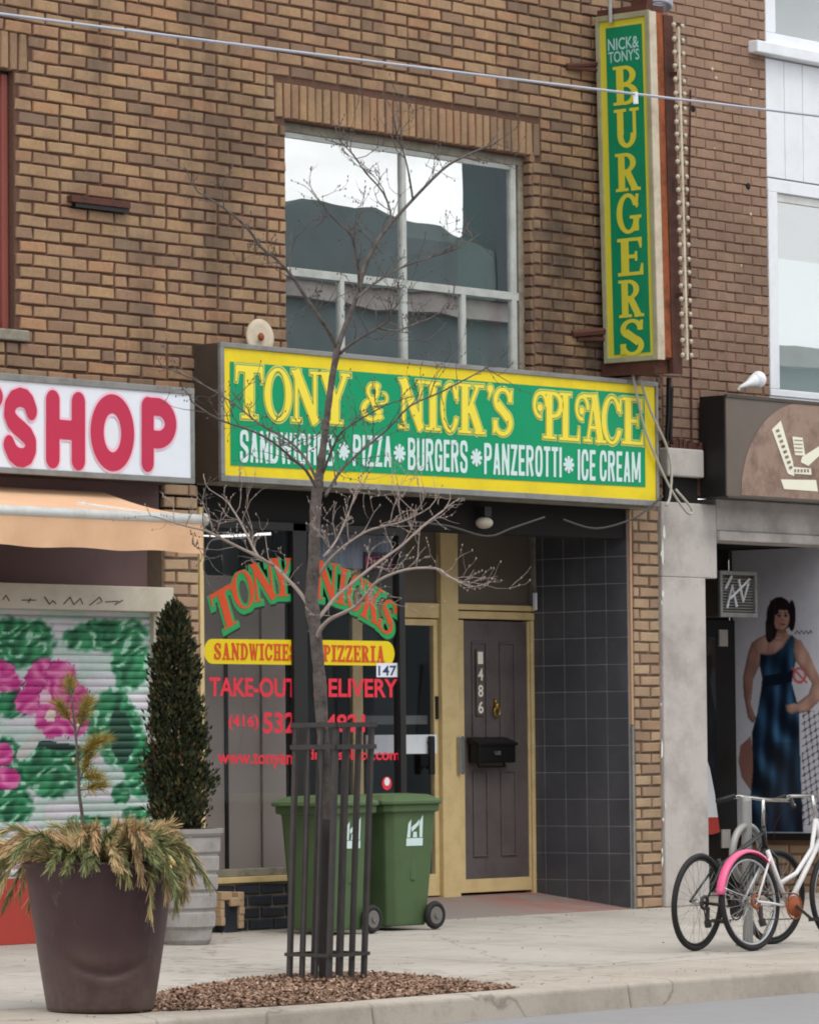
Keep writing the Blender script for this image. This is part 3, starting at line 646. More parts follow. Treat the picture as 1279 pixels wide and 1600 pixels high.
# things seen in the upstairs window
bl = onY(632, 400, .3).x; br = onY(713, 400, .3).x
tag(B('window_blind', 'blind', None, (bl, br, .30, .305, onY(670, 375, .3).z, 5.8)), 'white sheet hanging behind the right upper pane of the upstairs window', 'blind')
k = MB(); x = onY(716, 400, .4).x; x2 = onY(795, 400, .4).x; n = 30
pts = [(x+(x2-x)*i/n, .40+.03*math.sin(i*1.9)) for i in range(n+1)]
k.add([(p[0], p[1], zz) for zz in (4.1, 5.8) for p in pts], [(i, i+1, n+2+i, n+1+i) for i in range(n)])
tag(k.build('curtain', 'tealcloth', None, smooth=True), 'teal green curtain behind the right side of the upstairs window', 'curtain')
k = MB(); x = onY(765, 500, .35).x; x2 = onY(790, 500, .35).x
pts = [(x+(x2-x)*i/8, .36+.02*math.sin(i*1.9)) for i in range(9)]
k.add([(p[0], p[1], zz) for zz in (4.1, 4.75) for p in pts], [(i, i+1, 10+i, 9+i) for i in range(8)])
tag(k.build('curtain', 'redcloth', None, smooth=True), 'dark red cloth hanging behind the lower right sliding pane upstairs', 'curtain')

# ---- ground floor of the building: header behind signs, pilaster, display window, recess
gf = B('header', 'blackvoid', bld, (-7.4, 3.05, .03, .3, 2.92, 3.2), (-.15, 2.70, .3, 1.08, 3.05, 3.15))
gold_l = onY(318, 1000).x
# left pilaster between the shutter and the display window
pil = B('pilaster', 'tanmortar', bld, (-2.66, gold_l-.04, .012, .3, 0, 2.92))
place_bricks(bond(-2.66, gold_l-.04, 0, 3.2, zref=.0, xref=-2.66, flemish=False), pil, 'pilaster_brick', 'tanbrick', 'tanbrick')
# right pilaster
pr0, pr1 = 2.705, 3.06
pilr = B('pilaster', 'tanmortar', bld, (pr0, pr1, .012, 1.1, 0, 3.2))
place_bricks(bond(pr0, pr1, 0, 3.2, zref=.0, xref=2.66, flemish=False), pilr, 'pilaster_brick', 'tanbrick', 'tanbrick')
B('gold_strip', 'gold', bld, (gold_l-.04, gold_l, -.01, .1, .36, 3.0), bevel=.004)
B('corner_strip', 'tanbrickflat', bld, (pr0-.028, pr0-.003, -.006, .05, 2.0-.55, 3.15), bevel=.003, label='tan corner strip above the grey one')
B('corner_strip', 'alu', bld, (pr0-.028, pr0-.003, -.008, .05, .0, 1.44), bevel=.003, label='grey metal corner strip at the foot of the pilaster')
# base wall of glazed bricks
post_x = -.115
bw = B('base_wall', 'glazed_mortar', bld, (gold_l, post_x, .012, .28, 0, .34))
place_bricks(bond(gold_l, post_x, 0, .34, zref=.0, xref=-2.2, bh=.0835, bl=.262, flemish=False, mj=.017), bw, 'glazed_brick', 'glazed', 'glazed')
bw2 = B('base_wall', 'glazed_mortar', bld, (post_x-.05, post_x+.03, .28, 1.0, 0, .34))
sf = B('shopfront_sill', 'gold', bld, (gold_l, post_x+.06, -.02, .16, .342, .385), bevel=.004)
B('sill_board', 'agedframe', sf, (gold_l, post_x+.05, .0, .14, .387, .44), bevel=.004)
# display window
dw = B('shopfront_frame', 'black', bld, (onY(460, 1100).x, onY(481, 1100).x, -.0, .09, .44, 2.92), (post_x-.01, post_x+.055, .0, .07, .44, 3.0), (gold_l, post_x, .0, .08, 2.86, 2.92), bevel=.004)
g1 = B('pane', 'glassS', dw, (gold_l+.001, onY(460, 1100).x-.001, .030, .036, .44, 2.86), label='pane left of the dark mullion')
g2 = B('pane', 'glassS', dw, (onY(481, 1100).x+.001, post_x-.012, .030, .036, .44, 2.86), label='pane right of the dark mullion')
g3 = B('pane', 'glassS', dw, (post_x+.018, post_x+.024, .072, .99, .36, 2.86), label='side pane facing the entrance')
# shop interior
B('shop_room', 'interior', bld, (-2.2, 2.7, 4.4, 4.5, 0, 3.1), (-2.3, -2.2, .3, 4.5, 0, 3.1), (2.74, 2.85, 1.12, 4.5, 0, 3.1), (-2.2, 2.7, 1.1, 4.5, .05, .12), (-2.2, 2.7, .3, 4.5, 3.12, 3.2), (-2.2, -.1, .3, 1.1, .3, .36))
part = MB(); xa = onY(318, 1000, .5).x-.2; xb = onY(474, 1000, .5).x
part.box(xa, xb, .50, .53, .36, 2.55)
pn = part.build('display_partition', 'interior2', bld)
for uu, mt, wd_ in ((352, 'black', .03), (407, 'agedframe', .012)):
    x = onY(uu, 1100, .5).x; B('seam_strip', mt, pn, (x-wd_/2, x+wd_/2, .485, .499, .36, 2.4))
# pleated valance high in the right display pane
k = MB(); xa = onY(485, 850, .25).x; xb = onY(612, 850, .25).x; n = 90
pts = [(xa+(xb-xa)*i/n, .25+.025*math.sin(i*1.35)+.01*math.sin(i*3.1)) for i in range(n+1)]
k.add([(p[0], p[1], zz) for zz in (2.62, 2.90) for p in pts], [(i, i+1, n+2+i, n+1+i) for i in range(n)])
tag(k.build('valance', 'curtain', None, smooth=True), 'grey pleated valance across the top of the display window behind the tree', 'curtain')
for (u, v) in ((386, 822), (424, 816)):
    p = onY(u, v, .42); t = thing('spot_lamp', 'small pale track spot lamp inside the display window, %s of the pair' % ('left' if u < 400 else 'right'), 'lamp', p, 'track lamps in the window')
    k = MB(); k.tube([p+Vector((-.03, 0, .04)), p+Vector((.04, -.05, -.05))], [.035, .05], 12); k.build('lamp_shade', 'beige', t, smooth=False)
    k = MB(); k.tube([p+Vector((-.03, 0, .04)), p+Vector((-.05, .02, .22))], .012, 6); k.build('lamp_arm', 'beige', t)
# recess wall of tiles (right side, X const), faces -X
tx = pr0-.03
tw = B('tiled_wall', 'tile_grout', bld, (tx, pr0-.004, .02, 1.06, 0, 3.12))
ts = .2135
cel = []
for r in range(15):
    for c in range(5):
        y0_ = .022+c*ts; y1_ = min(y0_+ts, 1.0)
        if y1_-y0_ < .05: continue
        cel.append(((y0_+y1_)/2, .03+(r+.5)*ts-.02, (y1_-y0_)-.007, ts-.007))
for c in cel:
    L_, H_ = c[2], c[3]; key = ('tile', round(L_, 3))
    if key not in BM:
        vs, fs = brick_mesh(L_, H_, .02, .002, .0); me = bpy.data.meshes.new('tile'); me.from_pydata(vs, [], fs); me.materials.append(M['tile']); BM[key] = me
    o = bpy.data.objects.new('tile', BM[key]); COL.objects.link(o); o.parent = tw; o.location = (tx-.004+random.uniform(-.0008, .0008), c[0], c[1]); o.rotation_euler = (random.uniform(-.002, .002), random.uniform(-.004, .004), -PI/2+random.uniform(-.004, .004))
# entrance: frame, glass door, brown door, transoms at Y=1
YR = 1.0
X = lambda u, v=1100, Y=YR: onY(u, v, Y).x
xj0, xj1 = X(547), X(561); xp0, xp1 = X(683), X(710); xq0 = X(826)
zt, zb_ = 2.416, 2.299; zc_ = 3.05
ent = MB()
ent.box(xj0, xj1, YR-.03, YR+.06, .11, zc_); ent.box(xp0, xp1, YR-.05, YR+.06, .11, zc_); ent.box(xq0, tx-.003, YR-.03, YR+.06, .11, zb_)
ent.box(xj1, xp0, YR-.03, YR+.06, zb_, zt); ent.box(xp1, tx-.003, YR-.035, YR+.06, zb_+.002, zt-.055); ent.box(xp1, tx-.003, YR-.045, YR+.05, zt-.045, zt)
eo = ent.build('entrance_frame', 'gold', bld, bevel=.006)
B('transom_panel', 'transom', bld, (xp1+.001, tx-.03, YR+.0, YR+.02, zt+.001, zc_))
B('transom_panel', 'transom', bld, (xj1, xp0, YR+.0, YR+.02, zt+.001, zc_))
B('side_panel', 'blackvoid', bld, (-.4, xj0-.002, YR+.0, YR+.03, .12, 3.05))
B('conduit', 'agedframe', bld, (tx-.035, tx-.01, YR-.06, YR-.03, zt, 3.04))
B('door_sensor', 'white', bld, (tx-.06, tx-.03, YR-.09, YR-.06, 2.38, 2.52), bevel=.006)
# brown door
dl, dr = xp1+.012, xq0-.01
d0, d1 = X(722), X(822)
db = B('brown_door', 'gold', bld, (dl, d0, YR-.02, YR+.03, .14, 2.29), (d1, dr, YR-.02, YR+.03, .14, 2.29), (d0, d1, YR-.02, YR+.03, .14, .245), bevel=.004)
leafp = B('door_leaf', 'door', db, (d0+.001, d1-.001, YR-.008, YR+.02, .246, 2.285))
def molding(x0, x1, z0, z1, nm='door_molding'):
    t = .016; k = MB(); yf = YR-.021
    k.box(x0, x1, yf, YR-.0085, z1-t, z1); k.box(x0, x1, yf, YR-.0085, z0, z0+t); k.box(x0, x0+t, yf, YR-.0085, z0+t, z1-t); k.box(x1-t, x1, yf, YR-.0085, z0+t, z1-t)
    k.build(nm, 'door', db, bevel=.004)
dwid = d1-d0
for (a, b_) in ((.13, .36), (.56, .80)):
    molding(d0+a*dwid, d0+b_*dwid, 1.52-.25, 2.12); molding(d0+a*dwid, d0+b_*dwid, .42, 1.10)
# house number strip
nx0, nx1 = X(742), X(750); nz0, nz1 = onY(746, 1118, YR).z, onY(746, 1015, YR).z
np_ = B('number_strip', 'door', db, (nx0-.012, nx1+.012, YR-.03, YR-.0085, nz0, nz1), bevel=.003)
k = MB()
for i, ch in enumerate('1486'):
    vs, fs = text_mesh(ch, .02); h = (nz1-nz0)/4
    k.add([(nx0+vx*(nx1-nx0), YR-.0325, nz1-h*(i+.88)+vy*h*.74) for vx, vy in vs], fs)
k.build('house_number', 'logo', db)
# knocker
p = onY(771, 1112, YR); k = MB(); k.torus((p.x, YR-.035, p.z), (0, 1, 0), .035, .009, 20, 6); k.sph((p.x, YR-.03, p.z+.045), .02, .02, .03); k.box(p.x-.012, p.x+.012, YR-.03, YR-.009, p.z+.05, p.z+.10); k.build('door_knocker', 'brass', db, smooth=True)
# pull handles
for (u, nm) in ((723, 'pull'), (677, 'pull2')):
    a = onY(u, 1180, YR-.09); ht = .17
    k = MB(); k.box(a.x-.03, a.x+.03, YR-.085, YR-.055, a.z-ht+.02, a.z+ht-.02); k.box(a.x-.02, a.x+.02, YR-.056, YR-.02, a.z+.08, a.z+.11); k.box(a.x-.02, a.x+.02, YR-.056, YR-.02, a.z-.11, a.z-.08)
    k.build('pull_handle', 'chrome' if u == 723 else 'black', db if u == 723 else eo, bevel=.01)
# glass door
gd = B('glass_door', 'gold', bld, (xj1+.002, xj1+.03, YR-.015, YR+.03, .13, 2.29), (xp0-.055, xp0-.004, YR-.015, YR+.03, .13, 2.29), (xj1+.03, xp0-.055, YR-.015, YR+.03, .13, .30), (xj1+.03, xp0-.055, YR-.015, YR+.03, 2.24, 2.29), bevel=.004)
B('pane', 'glassS', gd, (xj1+.03, xp0-.055, YR+.0, YR+.006, .30, 2.24))
z0 = onY(650, 1178, YR).z; z1 = onY(650, 1148, YR).z
B('push_plate', 'white', gd, (xj1+.04, xp0-.06, YR-.045, YR-.02, z0, z1), bevel=.004)
B('push_bar', 'alu', gd, (xj1+.04, xp0-.06, YR+.05, YR+.07, z1+.08, z1+.15), bevel=.004)
B('lock_plate', 'black', gd, (xp0-.045, xp0-.02, YR-.03, YR-.015, z1+.12, z1+.30))

# vinyl lettering on the shop glass
Yt = .027
def word(name, letters, mt, parent, Y=Yt, off=0):
    k = MB()
    for (ch, u0_, u1_, vt, vb, dv) in letters: glyph(k, ch, rect_fn(u0_, u1_, vt, vb, vt+dv, vb+dv, Y), off)
    return k.build(name, mt, parent)
def arc_letter(mb, ch, u, v, h, wpx, tilt, Y, off=0, dx=0, dz=0):
    c = onY(u, v, Y); H = h/214.; W = wpx/(.648*214.); ca, sa = math.cos(tilt), math.sin(tilt)
    def f(x, y):
        a = (x-.5)*W; b_ = (y-.5)*H; return (c.x+dx+a*ca-b_*sa, Y, c.z+dz+a*sa+b_*ca)
    glyph(mb, ch, f, off)
ARC = [('T', 352, 950, 62, 38, 22), ('O', 380, 921, 60, 33, 15), ('N', 412, 908, 60, 37, 9), ('Y', 441, 902, 60, 34, 2),
       ('N', 511, 908, 60, 34, -4), ('I', 535, 916, 58, 17, -10), ('C', 556, 927, 58, 27, -14), ('K', 582, 943, 58, 32, -20), ('S', 606, 964, 56, 26, -24)]
g_t1 = thing('window_lettering', 'vinyl lettering on the shop window in red, orange, green and yellow', 'lettering', (gold_l, 0, .5))
for nm, mt, Y_, off, dx, dz in (('letter_shadow', 'black', Yt-.001, .05, .012, -.035), ('letter_outline', 'vgreen', Yt-.003, .065, .006, -.018), ('letter', 'vorange', Yt-.006, -.01, 0, .0)):
    k = MB(); 
    for i, (ch, u, v, h, wp, tl) in enumerate(ARC): arc_letter(k, ch, u, v, h, wp, math.radians(tl), Y_-i*.00015, off, dx, dz)
    k.build(nm, mt, g_t1)
def pill(u0_, u1_, vt, vb, dv, left):
    a = onY(u0_, vb, Yt); b_ = onY(u1_, vb+dv, Yt); c = onY(u1_, vt+dv, Yt); d = onY(u0_, vt, Yt); r = abs(d.z-a.z)/2; pts = []
    cx = a.x+r if left else c.x-r
    arc = [(cx+(-1 if left else 1)*r*math.cos(t), (a.z+d.z)/2+r*math.sin(t)) for t in [-PI/2+PI*i/14 for i in range(15)]]
    other = [(b_.x, c.z), (b_.x, b_.z)] if left else [(a.x, d.z), (a.x, a.z)]
    P = arc+other; MB().add([(x, Yt, z) for x, z in P], [tuple(range(len(P)))]).build('banner', 'vyellow', g_t1)
pill(319, 470, 998, 1037, 2, True); pill(503, 616, 1000, 1039, 1, False)
def serifword(txt, u0_, u1_, vt, vb, dv, mt, name, parent, Y, off=.02):
    tot = sum(WID[c]+.12 for c in txt)-.12; x = 0; k = MB(); fr = rect_fn(u0_, u1_, vt, vb, vt+dv, vb+dv, Y)
    for c in txt:
        wd = WID[c]; a, b_ = x/tot, (x+wd)/tot; glyph(k, c, lambda X_, Y_: fr(a+(b_-a)*X_, Y_), off, 40); x += wd+.12
    return k.build(name, mt, parent)
serifword('SANDWICHES', 335, 463, 1005, 1030, 2, 'vorange', 'banner_text', g_t1, Yt-.003)
serifword('PIZZERIA', 505, 601, 1008, 1033, 2, 'vorange', 'banner_text', g_t1, Yt-.003)
def sans(txt, u0_, u1_, vt, vb, dvt, dvb, mt, name, parent, Y, bold=.01, sp=1.0):
    vs, fs = text_mesh(txt, bold, sp); fr = rect_fn(u0_, u1_, vt, vb, vt+dvt, vb+dvb, Y)
    return MB().add([fr(x, y) for x, y in vs], fs).build(name, mt, parent)
for a in (('TAKE-OUT', 327, 464, 1058, 1088, 2, 2), ('DELIVERY', 490, 621, 1060, 1089, 1, 1), ('(416)', 357, 404, 1117, 1141, 0, 0), ('532', 411, 461, 1113, 1146, 0, 0), ('-4821', 498, 570, 1116, 1144, 0, 0), ('www.tonyan', 340, 457, 1175, 1200, 1, 1), ('dnicksplace.com', 480, 624, 1170, 1192, 1, 1)):
    sans(*a, 'stripered', 'window_text', g_t1, Yt, .025)
# small signs in the glass
t = thing('number_sticker', 'white sticker with blue number stuck on the right display pane beside the post', 'sticker', onY(604, 1050, .028))
k = MB(); fr = rect_fn(588, 622, 1036, 1058, 1036, 1058, .026); k.add([fr(0, 0), fr(1, 0), fr(1, 1), fr(0, 1)], [(0, 1, 2, 3)]); k.build('sticker_sheet', 'white', t)
sans('147', 591, 619, 1040, 1056, 0, 0, 'blue', 'sticker_number', t, .0245, .02)
k = MB(); n = 20; c = onY(604, 1224, .028)
k.add([(c.x+.055*math.cos(2*PI*i/n), .026, c.z+.05*math.sin(2*PI*i/n)) for i in range(n)], [tuple(range(n))])
t = thing('round_sticker', 'small round red and white sticker low on the display pane above the green bin', 'sticker', c)
k.build('sticker_sheet', 'stripered', t)
MB().add([(c.x+.03*math.cos(2*PI*i/n), .0245, c.z+.012+.03*math.sin(2*PI*i/n)) for i in range(n)], [tuple(range(n))]).build('sticker_print', 'white', t)
# pink tube sign inside
t = thing('tube_sign', 'small pink tube sign hanging inside the right display pane', 'sign', onY(595, 885, .2))
k = MB()
for i, ch in enumerate('OPEN'):
    vs = {'O': [(0, 0), (1, 0), (1, 1), (0, 1), (0, 0)], 'P': [(0, 0), (0, 1), (1, 1), (1, .5), (0, .5)], 'E': [(1, 0), (0, 0), (0, 1), (1, 1)], 'N': [(0, 0), (0, 1), (1, 0), (1, 1)]}[ch]
    a = onY(572+i*12.5, 889, .2); k.tube([(a.x+x*.06, .2, a.z+y*.09) for x, y in vs], .008, 6)
k.build('tube', 'pinkvinyl', t, smooth=True); B('backing_board', 'black', t, (onY(569, 889, .22).x, onY(622, 889, .22).x, .215, .225, onY(572, 893, .2).z, onY(572, 862, .2).z))

# ------------------------------------------------------------------ the main shop sign
SX0, SX1, SZ0, SZ1, SY = -2.338, 2.722, 3.168, 4.150, -.25
sg = thing('shop_sign', 'long green and yellow lightbox sign reading TONY & NICK\'S PLACE above the shopfront', 'sign', (SX0, -.12, SZ0))
B('sign_box', 'brownmetal', sg, (SX0, SX1, SY+.014, -.002, SZ0+.004, SZ1-.004), bevel=.006)
B('sign_trim', 'alu', sg, (SX0-.004, SX1+.004, SY-.018, SY+.012, SZ1-.036, SZ1), (SX0-.004, SX1+.004, SY-.018, SY+.012, SZ0, SZ0+.045), (SX0-.004, SX0+.036, SY-.018, SY+.012, SZ0+.045, SZ1-.036), (SX1-.026, SX1+.004, SY-.018, SY+.012, SZ0+.045, SZ1-.036), bevel=.004)
B('sign_underside', 'agedframe', sg, (SX0+.02, SX1-.02, SY+.03, -.004, SZ0-.012, SZ0+.002))
B('sign_panel', 'yellow', sg, (SX0+.03, SX1-.02, SY-.004, SY+.01, SZ0+.04, SZ1-.03))
gp = [onY(360, 727, SY-.008), onY(1007, 761, SY-.008), onY(1007, 616, SY-.008), onY(360, 565, SY-.008)]
gx0 = (gp[0].x+gp[3].x)/2; gx1 = (gp[1].x+gp[2].x)/2
MB().add([(gx0, SY-.008, gp[0].z), (gx1, SY-.008, gp[1].z), (gx1, SY-.008, gp[2].z), (gx0, SY-.008, gp[3].z)], [(0, 1, 2, 3)]).build('green_field', 'green', sg)
LET = [('T', 366, 413, 571, 655), ('O', 413, 456, 575, 658), ('N', 455, 501, 579, 661), ('Y', 499, 548, 582, 663), ('&', 563, 606, 597, 658),
       ('N', 623, 665, 593, 671), ('I', 664, 688, 596, 673), ('C', 688, 717, 598, 676), ('K', 716, 758, 600, 678), ("'", 760, 771, 600, 672), ('S', 769, 802, 606, 681),
       ('p_curl', 832, 881, 611, 686), ('L', 873, 905, 614, 689), ('a_curl', 898, 947, 616, 691), ('C', 939, 972, 619, 694), ('E', 971, 1004, 621, 695)]
for ch, a, b_, c, d in LET:
    dv = (b_-a)*.075
    for nm, mt, off, dy in (('letter_edge', 'letter_edge', .035, .011), ('letter_line', 'letter_line', .012, .0125), ('letter', 'lyellow', -.006, .014)):
        k = MB(); glyph(k, ch, rect_fn(a, b_, c-dv/2, d-dv/2, c+dv/2, d+dv/2, SY-dy), off); k.build(nm, mt, sg)
for (tx_, a, b_, c0, d0_, c1, d1_) in (('SANDWICHES', 375, 522, 672, 722, 680, 728), ('PIZZA', 551, 612, 679, 728, 682, 730), ('BURGERS', 637, 730, 684, 734, 689, 739), ('PANZEROTTI', 756, 877, 692, 741, 699, 746), ('ICE CREAM', 902, 1000, 702, 750, 707, 754)):
    fr = rect_fn(a, b_, c0, d0_, c1, d1_, SY-.012); k = MB(); tot = sum((WID['c'+c]+.09) if c != ' ' else .2 for c in tx_)-.09; x = 0
    for c in tx_:
        if c == ' ': x += .2; continue
        p_, q_ = x/tot, (x+WID['c'+c])/tot; glyph(k, 'c'+c, lambda X_, Y_: fr(p_+(q_-p_)*X_, Y_), 0, 40); x += WID['c'+c]+.09
    k.build('sign_words', 'lwhite', sg)
for (u, v) in ((537, 705), (624, 708), (744, 715), (888, 726)):
    k = MB(); c = onY(u, v, SY-.012)
    for i in range(4):
        a = i*PI/4; e = Vector((math.cos(a), 0, math.sin(a)))*.066; n_ = Vector((-math.sin(a), 0, math.cos(a)))*.014; q = Vector((0, -.0004*i, 0))
        k.add([c-e-n_+q, c+e-n_+q, c+e+n_+q, c-e+n_+q], [(0, 1, 2, 3)])
    k.build('asterisk', 'lwhite', sg)

# SHOP sign to the left
s2x1 = -2.665; s2z0, s2z1 = 3.135, 3.80; s2y = -.30
s2 = thing('shop_sign', 'white lightbox sign with crimson letters SHOP above the orange awning', 'sign', (s2x1, -.15, s2z0))
B('sign_box', 'brownmetal', s2, (-8.2, s2x1, s2y+.014, -.002, s2z0+.004, s2z1-.004), bevel=.005)
B('sign_trim', 'alu', s2, (-8.2, s2x1+.003, s2y-.015, s2y+.012, s2z1-.045, s2z1), (-8.2, s2x1+.003, s2y-.015, s2y+.012, s2z0, s2z0+.04), (s2x1-.03, s2x1+.003, s2y-.015, s2y+.012, s2z0+.04, s2z1-.045), bevel=.004)
B('sign_panel', 'signwhite', s2, (-8.2, s2x1-.028, s2y-.003, s2y+.01, s2z0+.03, s2z1-.035))
for ch, a, b_, c, d in (('rT', -62, 3, 601, 728), ('rS', 3, 61, 606, 729), ('rH', 71, 135, 612, 732), ('rO', 143, 210, 616, 736), ('rP', 220, 278, 622, 738)):
    dv = (b_-a)*.08
    for nm, mt, off, dy in (('letter_edge', 'crimson_edge', .03, .008), ('letter', 'crimson', 0, .012)):
        k = MB(); glyph(k, ch, rect_fn(a, b_, c-dv/2, d-dv/2, c+dv/2, d+dv/2, s2y-dy), off); k.build(nm, mt, s2)

# blade sign BURGERS
bx_, by0, by1, bz0, bz1 = 2.30, -.60, -.075, 4.285, 7.02
bs = thing('blade_sign', 'tall rusty projecting sign with yellow letters BURGERS on green', 'sign', (bx_+.1, -.3, bz0))
B('sign_box', 'rust', bs, (bx_+.012, bx_+.28, by0+.03, by1, bz0+.01, bz1), bevel=.005)
B('rusty_edge', 'rust', bs, (bx_+.07, bx_+.175, by0+.005, by0+.03, bz0+.02, bz1-.02), bevel=.004)
B('rusty_edge', 'rustdark', bs, (bx_+.175, bx_+.30, by0-.005, by0+.035, bz0-.1, bz1-.02), bevel=.004)
B('sign_cap', 'rustdark', bs, (bx_+.0, bx_+.22, by0+.03, by1-.01, bz1+.001, bz1+.05), (bx_+.1, bx_+.18, by0+.1, by0+.25, bz1+.05, bz1+.16))
B('sign_base', 'rustdark', bs, (bx_+.01, bx_+.21, by0+.05, by1+.05, bz0-.10, bz0+.008))
B('sign_trim', 'greyframe', bs, (bx_-.02, bx_+.011, by0, by0+.035, bz0, bz1), (bx_-.02, bx_+.011, by1-.035, by1, bz0, bz1), (bx_-.02, bx_+.011, by0+.035, by1-.035, bz0, bz0+.04), (bx_-.02, bx_+.011, by0+.035, by1-.035, bz1-.045, bz1), bevel=.003)
B('cream_edge', 'cream', bs, (bx_-.018, bx_+.068, by0-.012, by0-.001, bz0, bz1-.01), bevel=.003)
B('sign_panel', 'dyellow', bs, (bx_-.004, bx_+.01, by0+.035, by1-.035, bz0+.04, bz1-.045))
ga, gb = by0+.075, by1-.095
B('green_field', 'dgreen', bs, (bx_-.008, bx_-.0045, ga, gb, bz0+.065, bz1-.10))
def blade_fn(v0, v1, ya=.12, yb=.88):   # x runs from wall side to street side
    X_ = bx_-.011
    def f(x, y):
        t = ya+(yb-ya)*x; z1_ = onX(985, v0, X_).z; z0_ = onX(985, v1, X_).z
        return (X_, gb+(ga-gb)*t, z0_+(z1_-z0_)*y)
    return f
for ch, v0, v1 in (('B', 103, 163), ('U', 170, 230), ('R', 239, 298), ('G', 303, 364), ('E', 372, 430), ('R', 437, 495), ('S', 499, 555)):
    k = MB(); glyph(k, ch, blade_fn(v0, v1, .18, .86), .006); k.build('letter', 'dyellow', bs)
for tx_, v0, v1 in (('NICK&', 58, 77), ("TONY'S", 78, 96)):
    vs, fs = text_mesh(tx_, .015); fn = blade_fn(v0, v1, .06, .92); MB().add([fn(x, y) for x, y in vs], fs).build('sign_words', 'fadedwhite', bs)
# bulb strip on the street edge
rod = B('bulb_strip', 'cream', bs, (bx_+.240, bx_+.264, by0-.095, by0-.07, bz0+.0, bz1-.12), bevel=.003)
B('strip_bracket', 'rustdark', bs, (bx_+.24, bx_+.26, by0-.06, by0+.02, bz0+.5, bz0+.53), (bx_+.24, bx_+.26, by0-.06, by0+.02, bz1-.5, bz1-.47))
bm_ = MB(); bm_.sph((0, 0, 0), .019, .019, .021, 10, 8); me0 = None
for i in range(25):
    z = bz0+.04+i*(bz1-.12-bz0)/24.3
    for s in (-1, 1):
        p = (bx_+.252+s*.055, by0-.085, z+random.uniform(-.006, .006))
        if me0 is None:
            o = bm_.build('bulb', 'bulb', bs, smooth=True); me0 = o.data
        else: o = link('bulb', me0, bs)
        o.location = p
        so_ = MB(); 
sk = MB()
for i in range(25):
    z = bz0+.04+i*(bz1-.12-bz0)/24.3
    sk.box(bx_+.195, bx_+.31, by0-.086, by0-.07, z-.008, z+.008)
sk.build('bulb_socket', 'rustdark', bs)
k = MB()
k.tube([(bx_+.23, -.005, 4.2), (bx_+.235, -.005, 5.5), (bx_+.24, -.005, 6.55)], .007, 6)
bs.rotation_euler = (0, math.radians(-1.35), 0)
# brackets to the wall
for (a, b_, c) in (((884, 103), (950, 98), .022), ((884, 128-22), (950, 112), .016), ((893, 522), (960, 515), .03), ((900, 530), (960, 530), .02)):
    p = onY(a[0], a[1], -.01); q = onY(b_[0]+12, b_[1], -.12)
    k = MB(); k.tube([p, q], c, 6); tag(k.build('wall_bracket', 'rustdark', None), 'dark rusty bracket at the %s of the burgers sign, %s arm' % ('top' if a[1] < 300 else 'foot', 'upper' if c in (.022, .03) else 'lower'), 'bracket', 'brackets of the blade sign')
k = MB(); k.tube([onY(951, -60, -.25), onY(953, 36, -.25)], .016, 8); tag(k.build('sign_stay', 'galv', None), 'thin pale steel stay rising from the top of the burgers sign', 'stay')
k = MB(); c_ = onY(1030, 5, -.35)
for i in range(5): k.torus((c_.x, c_.y, c_.z-.02+i*.02), (.3, .2, 1), .09, .016, 20, 6)
tag(k.build('cable_coil', 'cable', None, smooth=True), 'coil of grey ribbed cable on top of the burgers sign', 'cable')
k = MB(); pts = [(1078, 140), (1076, 300), (1078, 480), (1079, 570), (1080, 690)]
k.tube([onY(u, v, -.02) for u, v in pts], .008, 6); tag(k.build('wall_conduit', 'rustdark', None), 'thin dark red conduit running down the painted brick wall', 'pipe')
k = MB(); k.tube([onY(1044, 590, -.2), onY(1043, 650, -.15), onY(1040, 690, -.1)], [.02, .02, .015], 6); k.tube([onY(1048, 605, -.1), onY(1046, 690, -.05)], .02, 6)
tag(k.build('hanging_strut', 'black', None), 'black strut hanging below the burgers sign beside the end of the long sign', 'strut')

# hanging cables at the sign end
for nm, mt, pts, lab in (('hanging_cable', 'greycable', [(988, 585), (995, 620), (1005, 665), (1020, 705), (1045, 760), (1070, 798), (1080, 802), (1078, 792), (1055, 765)], 'pale cable looping down over the right end of the green sign to a twisted end'),
                     ('hanging_cable', 'greycable', [(998, 588), (1015, 640), (1038, 690), (1048, 730), (1046, 775), (1040, 790)], 'pale cable falling behind the looped one to the stucco pillar'),
                     ('hanging_cable', 'darkcable', [(640, 815), (700, 822), (760, 838), (800, 825), (850, 808)], 'dark cable sagging under the left part of the green sign'),
                     ('hanging_cable', 'darkcable', [(880, 812), (930, 826), (985, 812), (1010, 796), (1035, 775)], 'dark cable sagging under the right end of the green sign')):
    k = MB(); P = [onY(u, v, -.29) for u, v in pts]
    # smooth
    Q = []
    for i in range(len(P)-1):
        for t_ in (0, .25, .5, .75):
            p0, p1, p2, p3 = P[max(i-1, 0)], P[i], P[i+1], P[min(i+2, len(P)-1)]
            Q.append(.5*((2*p1)+(p2-p0)*t_+(2*p0-5*p1+4*p2-p3)*t_*t_+(3*p1-p0-3*p2+p3)*t_**3))
    Q.append(P[-1]); k.tube(Q, .011 if mt == 'greycable' else .008, 6); tag(k.build(nm, mt, None, smooth=True), lab, 'cable')
c_ = onY(756, 817, -.05); t = thing('soffit_lamp', 'white round lamp under the long green sign above the doors', 'lamp', c_)
k = MB(); k.sph(c_, .068, .068, .045, 16, 10); k.build('lamp_globe', 'beige', t, smooth=True); B('lamp_base', 'black', t, (c_.x-.04, c_.x+.04, -.09, -.01, c_.z+.045, c_.z+.12))
c_ = onY(406, 527, -.12); t = thing('oval_dish', 'small white oval dish with rusty centre on top of the long green sign', 'dish', c_)
k = MB(); k.lathe([(.001, -.01), (.10, -.012), (.125, .0), (.115, .012), (.08, .0), (.001, -.004)], 28); 
